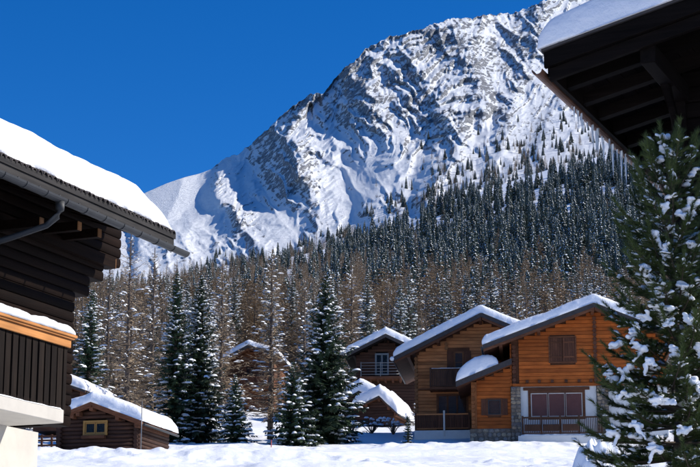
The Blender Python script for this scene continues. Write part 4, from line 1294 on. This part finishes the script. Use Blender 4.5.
def roof(h, ridge, leye, reye, oh, depth, th=.22, fascia=.42, snow=.6, seed=1, cut=None, fmat='roof_edge', wood_='brown_wood', nx=60, sx0=None, edge=.28):
    """gable roof given by picture points of its front rim; returns the underside height as a function of x"""
    R_x, R_z = h.p(*ridge, y=-oh); L_x, L_z = h.p(*leye, y=-oh); Q_x, Q_z = h.p(*reye, y=-oh)
    sl = (R_z - L_z) / (R_x - L_x); sr = (R_z - Q_z) / (Q_x - R_x)
    def top(x): x = np.asarray(x, float); return np.where(x < R_x, R_z - (R_x - x) * sl, R_z - (x - R_x) * sr)
    tf = lambda x: float(top(x))
    def band(x0, x1, y0, y1, t0, t1, nm, m, bev=0):
        pr = [(x0, tf(x0) - t0), (R_x, R_z - t0), (x1, tf(x1) - t0), (x1, tf(x1) - t1), (R_x, R_z - t1), (x0, tf(x0) - t1)] if x0 < R_x < x1 else [(x0, tf(x0) - t0), (x1, tf(x1) - t0), (x1, tf(x1) - t1), (x0, tf(x0) - t1)]
        return MB().prism(pr, y0, y1).build(nm, [m], h.o, bev)
    band(L_x, Q_x, -oh + .03, depth + .6, 0, th, 'roof', M[wood_])
    for a, b in ((L_x - .02, R_x - .0005), (R_x + .0005, Q_x + .02)):
        band(a, b, -oh - .035, -oh + .028, -.03, fascia * .62, 'barge_board', M[fmat])
        band(a + .05, b - .05 if b > R_x else b, -oh + .031, -oh + .08, th + .001, fascia, 'barge_board', M[wood_])
    # purlins that carry the overhang
    ys0 = -oh + .085
    for f in (.12, .5, .985):
        xk = L_x + (R_x - L_x) * f + (.25 if f < .2 else 0); box_obj('purlin', xk - .10, xk + .10, ys0, depth, tf(xk) - th - .26, tf(xk) - th - .03, M[wood_], h.o, .01)
    for f in (.5, .88):
        xk = R_x + (Q_x - R_x) * f; box_obj('purlin', xk - .10, xk + .10, ys0, depth, tf(xk) - th - .26, tf(xk) - th - .03, M[wood_], h.o, .01)
    for xe, nm in ((L_x, 'gutter'), (Q_x, 'gutter')):
        MB().tube([(xe + (-.09 if xe == L_x else .09), -oh + .04, tf(xe) - .14), (xe + (-.09 if xe == L_x else .09), depth + .5, tf(xe) - .14)], .065, 8).build(nm, [M['metal']], h.o)
    roof_snow(h.o, L_x, Q_x, -oh - .03, depth + .6, lambda x: top(x) + .032, snow, ex=edge, ey=edge, seed=seed, nx=nx, ny=40, over=.05, bulge=.06)
    return lambda x: top(x) - th, (L_x, R_x, Q_x)

def wall_core(h, x0, x1, y0, y1, z0, under, mat, name='wall', rx=None):
    xs_ = sorted({x0, x1} | ({rx} if rx is not None and x0 < rx < x1 else set()))
    pr = [(x0, z0), (x1, z0)] + [(x, float(under(x)) - .002) for x in reversed(xs_)]
    return MB().prism(pr, y0, y1).build(name, [mat], h.o)

def log_corner(parent, x, z0, z1, y, mat, r_=.13, step=.26, w=.30):
    """crossing log ends stacked at a corner"""
    zk = z0
    while zk < z1 - .1:
        b = MB().tube([(x, y - .16 + rnd.uniform(-.02, .02), zk + step / 2), (x, y + .25, zk + step / 2)], step * .48, 10)
        b.build('log_end', [mat], parent)
        zk += step
stone_meshes = []
def stone_mesh(seed):
    r = random.Random(seed); b = MB(); n = 8
    o_ = []; i_ = []
    for k in range(n):
        a = 2 * math.pi * (k + .5) / n; s_ = 1 / max(abs(math.cos(a)), abs(math.sin(a))) ** .95
        j = r.uniform(.80, 1.03)
        o_.append((math.cos(a) * s_ * .5 * j, 0, math.sin(a) * s_ * .5 * j)); i_.append((math.cos(a) * s_ * .40 * j, -.8 * r.uniform(.8, 1.1), math.sin(a) * s_ * .40 * j))
    b.add(o_ + i_ + [(r.uniform(-.1, .1), -1, r.uniform(-.1, .1))], [(k, (k + 1) % n, n + (k + 1) % n, n + k) for k in range(n)] + [(n + k, n + (k + 1) % n, 2 * n) for k in range(n)], 0, True)
    return b.mesh('stone', [M['stone']])
for k in range(6): stone_meshes.append(stone_mesh(k))
def stonework(parent, x0, x1, z0, z1, y, sz=.26, proud=.07):
    zk = z0
    while zk < z1 - .06:
        hh = min(sz * rnd.uniform(.6, 1.05), z1 - zk); xk = x0
        if z1 - zk - hh < .08: hh = z1 - zk
        while xk < x1 - .04:
            ww = min(sz * rnd.uniform(.7, 1.5), x1 - xk)
            if x1 - xk - ww < .1: ww = x1 - xk
            o = link('stone', rnd.choice(stone_meshes), parent, (xk + ww / 2, y, zk + hh / 2)); o.scale = (ww * .99 * rnd.choice((-1, 1)), proud * rnd.uniform(.5, 1.4), hh * .99 * rnd.choice((-1, 1))); xk += ww
        zk += hh

# ---- orange chalet with the stone corner
oc = H2('chalet', 518, 440, 112, 6, 'bright orange-brown wooden chalet with a stone corner pier and three-part window, right of the others')
X, Zz = oc.x, oc.z
und, (Lx, Rx, Qx) = roof(oc, (594, 303), (483, 345), (676, 334), 1.35, 9.5, seed=11, snow=.62, nx=80)
WL, WR = X(511), X(668)
wall_core(oc, WL + .05, WR, .09, 9.5, Zz(392), und, M['brown_wood'], 'wall', Rx)
# hole for upper window
hw = (X(551.5), X(577), Zz(362), Zz(338))
boards(oc.o, X(520), WR, Zz(383.5), 12, .0, M['orange_wood'], .235, und, [hw])
box_obj('upper_beam', X(513), WR, -.12, .05, Zz(386.5), Zz(383.6), M['orange_wood'], oc.o, .01)
for q in (528, 540, 553, 567, 580, 592):
    box_obj('joist_end', X(q) - .09, X(q) + .09, -.24, -.02, Zz(383.2), Zz(380.4), M['brown_wood_v'], oc.o, .01)
log_corner(oc.o, X(515), Zz(386), float(und(X(515))) - .3, .06, M['brown_wood_v'])
log_corner(oc.o, X(597), Zz(383), float(und(X(597))) - .3, .03, M['brown_wood_v'])
boards(oc.o, WL, X(512.5), Zz(386), float(und(WL)) - .1, -.0, M['orange_wood'], .235)
# boarded shutters closing the upper window
b = MB(); wsh = (hw[1] - hw[0]) / 2
window(oc.o, *hw, .0, M['brown_wood'], n=2, pane='glass', fw=.08, name='window')
for k in range(2):
    for q in range(5):
        a0 = hw[0] + .02 + k * wsh + q * (wsh - .03) / 5
        box_obj('shutter_board', a0, a0 + (wsh - .03) / 5 - .008, -.04, -.008, hw[2] + .02, hw[3] - .02, M['brown_wood_v'], oc.o)
    for zz in (hw[2] + .25, hw[3] - .35): box_obj('shutter_batten', hw[0] + .04 + k * wsh, hw[0] + (k + 1) * wsh - .05, -.062, -.0405, zz, zz + .09, M['brown_wood'], oc.o)
# ground floor: white plaster, triple window, stone piers
zb = Zz(437)
gw = (X(531), X(583), Zz(417), Zz(393))
for (a, b_, c, d) in ((X(521), gw[0], zb, Zz(386.6)), (gw[1], X(597), zb, Zz(386.6)), (gw[0], gw[1], gw[3], Zz(386.6)), (gw[0], gw[1], zb, gw[2])):
    box_obj('plaster_wall', a, b_, .02 + (0 if a < gw[0] - .01 or a > gw[1] - .01 else .0), .3, c, d, M['plaster_grey'], oc.o)
box_obj('inner_wall', X(521), X(668), .31, .4, zb, Zz(386.6), M['plaster_grey'], oc.o)
wn_ = window(oc.o, *gw, .02, M['brown_wood'], n=3, pane='glass', fw=.16, curtain=True, leaf_mat=M['frame_white'])
for k in (1, 2):
    xx = gw[0] + (gw[1] - gw[0]) * k / 3; box_obj('mullion', xx - .035, xx + .035, -.03, .015, gw[2], gw[3], M['brown_wood_v'], wn_)
box_obj('lintel', gw[0] - .45, gw[1] + .45, -.06, .018, gw[3] + .165, gw[3] + .36, M['brown_wood'], oc.o, .01)
for (a, b_) in ((511.5, 521), (597.5, 609)):
    box_obj('pier_core', X(a), X(b_), -.18, .5, zb - .5, Zz(386.7), M['mortar'], oc.o)
    stonework(oc.o, X(a) - .02, X(b_) + .02, zb - .45, Zz(386.8), -.18, .26)
for q in np.linspace(X(610), WR, 8)[:-1]: pass
box_obj('plaster_wall', X(609.2), WR, .02, .3, zb, Zz(386.6), M['plaster_grey'], oc.o)
# terrace: slab, railing and balusters
ty = -1.5
box_obj('terrace_slab', X(518), X(622), ty, .0, Zz(444, ty) - .5, Zz(435.5, ty), M['plaster_grey'], oc.o, .015)
snow_ridge(oc.o, (X(520), ty + .22, Zz(435.5, ty) + .001), (X(621), ty + .22, Zz(435.5, ty) + .001), .36, .09, 'slab_snow', 14, 'snow', 90, 7, .5)
railing(oc.o, X(522, ty), X(602, ty), Zz(433.5, ty), Zz(416.5, ty), ty + .12, M['railing_wood'], 44, post=[X(q, ty) for q in (522.5, 541, 560, 579, 601.5)], mat_rail=M['rail_wood_x'])
for k in range(3):
    x0_ = X(524 + k * 19, ty); box_obj('planter', x0_, X(540.5 + k * 19, ty), ty - .12, ty + .04, Zz(431, ty), Zz(424.5, ty), M['railing_wood'], oc.o, .01)
# annex on the left: lean-to roof with snow, orange boards, shuttered window, stone plinth
ax0, ax1 = X(477), X(511)
def un2(x): return Zz(386) + (np.asarray(x, float) - X(460)) * ((Zz(363) - Zz(382)) / (X(508) - X(460))) - .05
MB().prism([(ax0, Zz(428)), (ax1, Zz(428)), (ax1, float(un2(ax1))), (ax0, float(un2(ax0)))], .09, 6).build('annex_wall', [M['brown_wood']], oc.o)
aw = (X(488), X(501), Zz(414), Zz(399))
boards(oc.o, ax0, ax1 - .0, Zz(428), 9, .0, M['orange_wood'], .235, un2, [aw])
window(oc.o, *aw, .0, M['brown_wood'], n=1, pane='glass', shutters=.34, shut_mat=M['brown_wood_v'], fw=.08, bars=0, leaf_mat=M['metal'])
box_obj('annex_post', X(471.5), X(477), -.1, .4, Zz(428), float(un2(X(474))), M['orange_wood_v'], oc.o, .02)
log_corner(oc.o, X(473.5), Zz(428), float(un2(X(473))) - .15, -.12, M['orange_wood_v'], step=.25)
box_obj('plinth_core', X(470), X(511.4), -.06, 5, Zz(447) - .4, Zz(428.2), M['mortar'], oc.o)
stonework(oc.o, X(469.6), X(511.4), Zz(449), Zz(428.3), -.06, .30)
ya = -1.1
def atop(x): return un2(x) + .30
xa0, xa1 = X(457.5), X(513)
MB().prism([(xa0, float(atop(xa0)) - .26), (xa1, float(atop(xa1)) - .26), (xa1, float(atop(xa1))), (xa0, float(atop(xa0)))], ya, 5).build('annex_roof', [M['brown_wood']], oc.o)
MB().prism([(xa0 - .03, float(atop(xa0)) - .34), (xa1, float(atop(xa1)) - .34), (xa1, float(atop(xa1)) + .03), (xa0 - .03, float(atop(xa0)) + .03)], ya - .05, ya - .003).build('annex_barge_board', [M['roof_edge']], oc.o)
roof_snow(oc.o, xa0, X(499), ya - .05, 5, lambda x: atop(x) + .032, 1.05, ex=.95, ey=.45, seed=15, nx=30, ny=30, over=.03, name='annex_snow', bulge=.05, pw=.6)
# valley snow between annex and main roof, with rubbly ice
roof_snow(oc.o, X(484), X(489), -.9, 1.5, lambda x: float(und(X(486))) * 0 + und(x) + .0 - .95, .0001 + .25, ex=.2, ey=.3, seed=17, nx=8, ny=12, name='valley_snow')
# flue behind the ridge
# ---- tan chalet in the middle
tc = H2('chalet', 440, 434, 118, 6, 'tan wooden two-storey chalet with two front balconies, in the middle beside the orange chalet')
X, Zz = tc.x, tc.z
und, (Lx, Rx, Qx) = roof(tc, (481, 313), (394, 357), (530, 333), 1.5, 9, seed=21, snow=.58, wood_='brown_wood')
WL, WR = X(415), X(528)
wall_core(tc, WL + .05, WR, .09, 9, Zz(431), und, M['brown_wood'], 'wall', Rx)
h1 = (X(448), X(470.5), Zz(383), Zz(350.5)); h2 = (X(436.5), X(468), Zz(428), Zz(393.5))
boards(tc.o, X(418), WR, Zz(388), 12, 0, M['tan_wood'], .225, und, [h1])
boards(tc.o, X(418), WR, Zz(431), Zz(389.5), 0, M['tan_wood'], .225, None, [h2])
box_obj('floor_beam', WL - .05, WR, -.08, .04, Zz(389.4), Zz(388.1), M['brown_wood'], tc.o, .01)
log_corner(tc.o, X(416.5), Zz(431), float(und(X(416))) - .35, .05, M['tan_wood_v'])
log_corner(tc.o, X(447.0), Zz(350), float(und(X(447))) - .35, .03, M['tan_wood_v'])
window(tc.o, X(455), X(464), Zz(383), Zz(352), 0, M['brown_wood'], n=1, pane='glass', shutters=.42, shut_mat=M['brown_wood_v'], fw=.07, bars=2, leaf_mat=M['tan_wood_v'])
box_obj('door_surround', h1[0], X(455) - .48, -.012, .05, h1[2], h1[3], M['tan_wood_v'], tc.o)
box_obj('door_surround', X(464) + .5, h1[1], -.012, .05, h1[2], h1[3], M['tan_wood_v'], tc.o)
window(tc.o, X(438), X(467), Zz(428), Zz(395), 0, M['brown_wood'], n=3, pane='glass', fw=.1)
by = -1.3
box_obj('balcony_floor', X(430, by), X(474, by), by, 0, Zz(389, by), Zz(386.5, by), M['brown_wood'], tc.o, .01)
for q in (432, 445, 458, 470): box_obj('balcony_joist', X(q) - .07, X(q) + .07, by + .05, -.02, Zz(391.5), Zz(389.2, by), M['brown_wood_v'], tc.o)
railing(tc.o, X(430, by), X(474, by), Zz(386, by), Zz(368, by), by + .08, M['railing_wood'], 22, post=[X(430.8, by), X(473, by)], solid=True, mat_rail=M['rail_wood_x'], side_to=0)
snow_ridge(tc.o, (X(431, by), by + .08, Zz(368, by) + .002), (X(473, by), by + .08, Zz(368, by) + .002), .10, .03, 'rail_snow', 24, 'snow', 40, 7, .5)
ty = -1.6
box_obj('terrace_slab', X(414, ty), X(470, ty), ty, 0, Zz(436, ty) - .4, Zz(430, ty), M['plaster_grey'], tc.o, .015)
railing(tc.o, X(415, ty), X(470, ty), Zz(428.5, ty), Zz(413, ty), ty + .1, M['brown_wood_v'], 24, post=[X(415.5, ty), X(444, ty), X(469, ty)], solid=True, mat_rail=M['tan_wood'], top=.10)
box_obj('tall_post', X(444, ty) - .06, X(444, ty) + .06, ty - .045, ty + .0, Zz(436, ty), Zz(411, ty) + .05, M['frame_white'], tc.o)  # pale colour stands in for sunlight on the railing post
# snow caught on the gutter's end
b = bmesh.new(); bmesh.ops.create_icosphere(b, subdivisions=3, radius=.15)
for v_ in b.verts: v_.co *= 1 + .12 * mnoise.noise(v_.co * 6); v_.co.x *= 1.2
me = bpy.data.meshes.new('snow_lump'); b.to_mesh(me); b.free(); me.materials.append(M['snow'])
for p_ in me.polygons: p_.use_smooth = True
link('snow_lump', me, tc.o, (Lx - .11, -1.42, float(und(Lx)) + .22 - .10))

# ---- dark chalet further back
dc = H2('chalet', 380, 408, 150, 4, 'dark brown chalet half hidden behind the tan chalet, with a pale metal balcony rail')
X, Zz = dc.x, dc.z
und, (Lx, Rx, Qx) = roof(dc, (385.5, 334), (346, 354), (420, 350), 1.4, 9, seed=31, snow=.62, wood_='black_wood')
WL, WR = X(356), X(416)
wall_core(dc, WL + .05, WR, .09, 9, Zz(425), und, M['black_wood'], 'wall', Rx)
h1 = (X(376), X(388), Zz(374), Zz(354)); h2 = (X(378), X(390), Zz(410), Zz(392))
boards(dc.o, WL, WR, Zz(378), 12, 0, M['red_brown'], .25, und, [h1])
boards(dc.o, WL, WR, Zz(424), Zz(379), 0, M['red_brown'], .25, None, [h2])
window(dc.o, *h1, 0, M['steel'], n=2, fw=.07, bars=1, leaf_mat=M['steel'])
window(dc.o, *h2, 0, M['steel'], n=2, fw=.07, leaf_mat=M['steel'])
by = -1.2
box_obj('balcony_floor', X(360, by), X(401, by), by, 0, Zz(378.5, by), Zz(376, by), M['brown_wood'], dc.o)
for q in np.linspace(361, 400, 3): box_obj('rail_post', X(q, by) - .03, X(q, by) + .03, by, by + .06, Zz(376, by), Zz(361.5, by), M['steel'], dc.o)
for k in range(5):
    zz = Zz(374, by) + (Zz(362.5, by) - Zz(374, by)) * k / 4
    MB().tube([(X(360.5, by), by - .03, zz), (X(400.5, by), by - .03, zz)], .022 if k < 4 else .035, 6).build('rail_bar', [M['steel']], dc.o)
    MB().tube([(X(360.5, by), by - .03, zz), (X(360.5, by), 0, zz)], .022, 6).build('rail_bar', [M['steel']], dc.o)
for q in np.linspace(364, 408, 7): box_obj('floor_joist', X(q) - .08, X(q) + .08, by + .1, -.03, Zz(383), Zz(379), M['brown_wood_v'], dc.o)

# ---- snowed-in shed before the dark chalet
sh = H2('shed', 378, 412, 138, 14, 'small brown shed almost buried in snow in front of the dark chalet', 'shed')
X, Zz = sh.x, sh.z
und, (Lx, Rx, Qx) = roof(sh, (379, 396), (352, 409), (397, 413), .5, 5, seed=33, snow=.95, th=.1, fascia=.18, edge=.45)
wall_core(sh, X(356), X(393), .06, 5, Zz(424), und, M['brown_wood'], 'wall', Rx)
boards(sh.o, X(356), X(393), Zz(424), 6, 0, M['red_brown'], .22, und)
rt = H2('shed', 362, 402, 141, 14, 'snow-topped lean-to just left of and behind the buried shed', 'shed')
und, (Lx, Rx, Qx) = roof(rt, (359, 391), (342, 401), (378, 402), .4, 4, seed=35, snow=1.1, th=.1, fascia=.16, edge=.5)
wall_core(rt, rt.x(344), rt.x(373), .06, 4, rt.z(418), und, M['brown_wood'], 'wall', Rx)
boards(rt.o, rt.x(344), rt.x(373), rt.z(418), 6, 0, M['red_brown'], .22, und)

# ---- wooden house behind the bare larch
bh = H2('chalet', 248, 400, 165, 6, 'brown wooden chalet with a snowy roof half hidden behind the tall bare golden larch')
X, Zz = bh.x, bh.z
und, (Lx, Rx, Qx) = roof(bh, (248, 345), (218, 361), (278, 354), 1.3, 9, seed=41, snow=.5, wood_='brown_wood')
wall_core(bh, X(225), X(274), .09, 9, Zz(430), und, M['brown_wood'], 'wall', Rx)
h1 = (X(246), X(254), Zz(376), Zz(366))
boards(bh.o, X(225), X(274), Zz(430), 12, 0, M['brown_wood'], .26, und, [h1])
window(bh.o, *h1, 0, M['brown_wood'], n=2, shutters=.4, fw=.07)
box_obj('balcony_floor', X(224), X(270), -1.2, 0, Zz(389), Zz(387), M['brown_wood'], bh.o)
railing(bh.o, X(224), X(270), Zz(386.5), Zz(378), -1.1, M['brown_wood_v'], 20, post=[X(225), X(247), X(269)], solid=True)

# ---- log cabin on the left
lc = H2('log_cabin', 94, 454, 90, 14, 'small dark log cabin with an ochre-framed window and snow-covered roof, left of the spruces', 'cabin')
X, Zz = lc.x, lc.z
L1 = lc.fr
ridge_x, ridge_z = lc.p(91, 402.5, y=-.55)
lex, lez = lc.p(62.5, 413.5, y=-.55)
sl = (ridge_z - lez) / (ridge_x - lex)
WRx = X(137); WLx = X(60)
und, (Lx, Rx, Qx) = roof(lc, (91, 402.5), (63, 413.5), (142, 421.5), .55, 4.1, seed=51, snow=.62, th=.12, fascia=.22, wood_='brown_wood', fmat='brown_wood', edge=.4, nx=60)
wall_core(lc, WLx + .1, WRx - .05, .1, 4.4, Zz(462), und, M['black_wood'], 'wall', Rx)
cw = (X(85.5), X(106), Zz(433), Zz(422))
zk = Zz(462)
while zk < 4:
    a, b_ = WLx - .18, WRx + .18
    xs_ = np.linspace(a, b_, 90); ok = xs_[und(xs_) > zk + .19]
    if len(ok) < 4: break
    a, b_ = max(a, ok[0]), min(b_, ok[-1])
    segs = [(a, b_)] if not (zk + .2 > cw[2] - .05 and zk < cw[3] + .03) else [(a, cw[0] - .02), (cw[1] + .02, b_)]
    for q0, q1 in segs:
        MB().tube([(q0, .05, zk + .1), (q1, .05, zk + .1)], .108, 10).build('log', [M['red_brown']], lc.o)
    if zk + .3 < float(und(WRx)):
        MB().tube([(WRx, -.2, zk + .2), (WRx, 4.5, zk + .2)], .108, 10).build('log', [M['red_brown']], lc.o)
        MB().tube([(WLx + .02, -.2, zk + .2), (WLx + .02, 4.5, zk + .2)], .108, 8).build('log', [M['red_brown']], lc.o)
    zk += .2
window(lc.o, *cw, -.05, M['yellow_paint'], n=2, fw=.1, leaf_mat=M['yellow_paint'], bars=0)
box_obj('window_box', X(84), X(107), -.36, -.1, Zz(438.5), Zz(435.3), M['brown_wood'], lc.o, .01)
for q in np.linspace(63, 135, 2): pass
pole = MB().tube([(0, 0, -.5), (0, 0, 2.6)], .022, 8)
q = L1.O + L1.n * (WRx + .9) + L1.d * 1.0
pz = float(ground_z(q[0], q[1]))
po = pole.build('pole', [M['steel']]); po.location = (X_at(138, 87), 87, float(at(138, 430, 87)[2]) - 1.2); po.rotation_euler = (0, 0, .2)
tag(po, 'thin grey pole standing close to the right side of the log cabin', 'pole')

# ---- roof corner beyond the cabin
ns = H2('hut', 60, 392, 118, 10, 'snow-covered hut roof showing between the left balcony and the log cabin', 'hut')
und, (Lx, Rx, Qx) = roof(ns, (52, 379), (30, 392), (85, 390.5), .6, 6, seed=61, snow=.7, th=.12, fascia=.2, edge=.5)
wall_core(ns, ns.x(35), ns.x(80), .06, 6, ns.z(430), und, M['brown_wood'], 'wall', Rx)
boards(ns.o, ns.x(35), ns.x(80), ns.z(420), 6, 0, M['red_brown'], .24, und)

# ---- little board fence between the left house and the cabin
fo = bpy.data.objects.new('fence', None); col.objects.link(fo)
fp = at(46, 441, 96); fo.location = fp; fo.rotation_euler = (0, 0, -.15)
tag(fo, 'short brown rail fence half covered by snow between the left house and the log cabin', 'fence')
for k in range(4): box_obj('fence_post', -.3 + k * .55, -.2 + k * .55, 0, .1, -.9, .35, M['brown_wood_v'], fo, .01)
for zz in (-.28, -.02, .2): box_obj('fence_rail', -.6, 1.7, -.04, -.002, zz, zz + .1, M['brown_wood'], fo, .008)
# ------------------------------------------------------------------ shrubs, mound and small things in the snow
def shrub(px, Y, base_py, wpx, hpx, seed, label, name='shrub', snow_n=14, ntw=260, cat='shrub', mat='larch'):
    r = random.Random(seed); x = X_at(px, Y); z0 = float(ground_z(x, Y)); s1 = Y / F
    W, H = wpx * s1 / 2, hpx * s1
    o = bpy.data.objects.new(name, None); col.objects.link(o); o.location = (x, Y, z0 - .05); tag(o, label, cat)
    tw = MB(); fo_ = Soup(); sn = Soup()
    for k in range(26):
        a = r.uniform(0, 6.28); e = Vector((math.cos(a) * W * r.uniform(.2, 1), math.sin(a) * W * r.uniform(.2, .8), H * r.uniform(.5, 1)))
        m_ = e * .5 + Vector((0, 0, H * .12)); tw.tube([(0, 0, 0), tuple(m_), tuple(e)], [.03, .018, .006], 4, cap=False)
        for _ in range(ntw // 26):
            q = m_.lerp(e, r.random()); fo_.blade(q, q + Vector((r.uniform(-1, 1), r.uniform(-1, 1), r.uniform(-.3, 1))) * .16, .03, Vector((r.uniform(-1, 1), 0, 1)), 0)
        if k < snow_n: sn.lump(e + Vector((0, 0, .01)), r.uniform(.12, .28), r.uniform(.1, .2), r.uniform(.08, .14), r, 0, a)
    tw.build('stems', [M['bark']], o); link('leaves', fo_.mesh('leaves', [M[mat]]), o); link('snow', sn.mesh('snow', [M['snow_tree']], True, True), o)
    return o
shrub(372, 124, 425, 34, 17, 71, 'wide low shrub bowed with snow directly in front of the buried shed', snow_n=22, mat='needle')
shrub(352, 120, 428, 20, 16, 72, 'rounded snowy shrub at the right foot of the tall full spruce', snow_n=18, mat='needle')
shrub(394, 122, 424, 22, 15, 73, 'snowy twiggy shrub between the buried shed and the tiny fir', snow_n=18)
def mound(px, Y, wpx, hpx, seed, label, nx=46):
    r = random.Random(seed); x = X_at(px, Y); z0 = float(ground_z(x, Y)); s1 = Y / F; W, H = wpx * s1 / 2, hpx * s1
    g1 = np.linspace(-1, 1, nx); U, V_ = np.meshgrid(g1, g1); rr = np.hypot(U, V_)
    hgt = np.clip(1 - rr ** 2.2, 0, 1) ** .6 * H * (1 + .55 * fbm(U * 1.9, V_ * 1.9, 2, seed, .5)) + .05 * H * fbm(U * 5, V_ * 5, 2, seed + 3) * (rr < .96)
    hgt = np.where(rr < 1, hgt, -.1)
    Vv = np.stack([U * W, V_ * W * .8, np.maximum(hgt, -.1) - .02], -1).reshape(-1, 3)
    I = np.arange(nx * nx).reshape(nx, nx); Fq = np.stack([I[:-1, :-1], I[:-1, 1:], I[1:, 1:], I[1:, :-1]], -1).reshape(-1, 4)
    keep_ = (rr.ravel()[Fq] < 1.03).any(1)
    o = bpy.data.objects.new('snow_mound', None); col.objects.link(o); o.location = (x, Y, z0); tag(o, label, 'snow mound')
    link('snow', np_mesh('snow', Vv, Fq[keep_], [M['snow']], smooth=True), o)
    st = MB()
    for k in range(9):
        a = r.uniform(-1, 1); st.tube([(a * W * .35, -W * .35, H * .1), (a * W * .45 + .03, -W * .55, H * .55), (a * W * .6, -W * .6, H * r.uniform(.6, 1.0))], [.012, .009, .004], 4)
    st.build('twigs', [M['bark']], o)
mound(601, 63, 56, 30, 5, 'tall lumpy heap of snow over a shrub at the lower right below the orange chalet')
mound(527, 61.5, 30, 7, 9, 'low flat heap of snow at the bottom edge below the stone corner pier')
bm_ = bmesh.new(); bmesh.ops.create_icosphere(bm_, subdivisions=2, radius=.16)
for v_ in bm_.verts: v_.co *= 1 + .35 * mnoise.noise(v_.co * 5 + Vector((3, 1, 2))); v_.co.z *= .75
me = bpy.data.meshes.new('stone'); bm_.to_mesh(me); bm_.free(); me.materials.append(M['stone'])
o = link('stone', me); xx = X_at(560, 61.5); o.location = (xx, 61.5, float(ground_z(xx, 61.5)) + .1); tag(o, 'dark brown stone poking through the snow left of the tall lumpy snow heap', 'stone')
o = MB().tube([(0, 0, -.3), (.01, 0, .42)], [.03, .025], 8).build('marker_stick', [plain('red_paint', (.35, .03, .02), .5, bump=0)])
xx = X_at(270, 101); o.location = (xx, 101, float(ground_z(xx, 101))); tag(o, 'short red marker stick in the snow below the tall bare golden larch', 'marker stick')
o = MB().tube([(0, 0, -.3), (.01, .01, 1.25)], [.03, .022], 6).build('stake', [M['brown_wood_v']])
xx = X_at(345, 116); o.location = (xx, 116, float(ground_z(xx, 116))); tag(o, 'thin dark wooden stake in the snow right of the tall full spruce', 'stake')
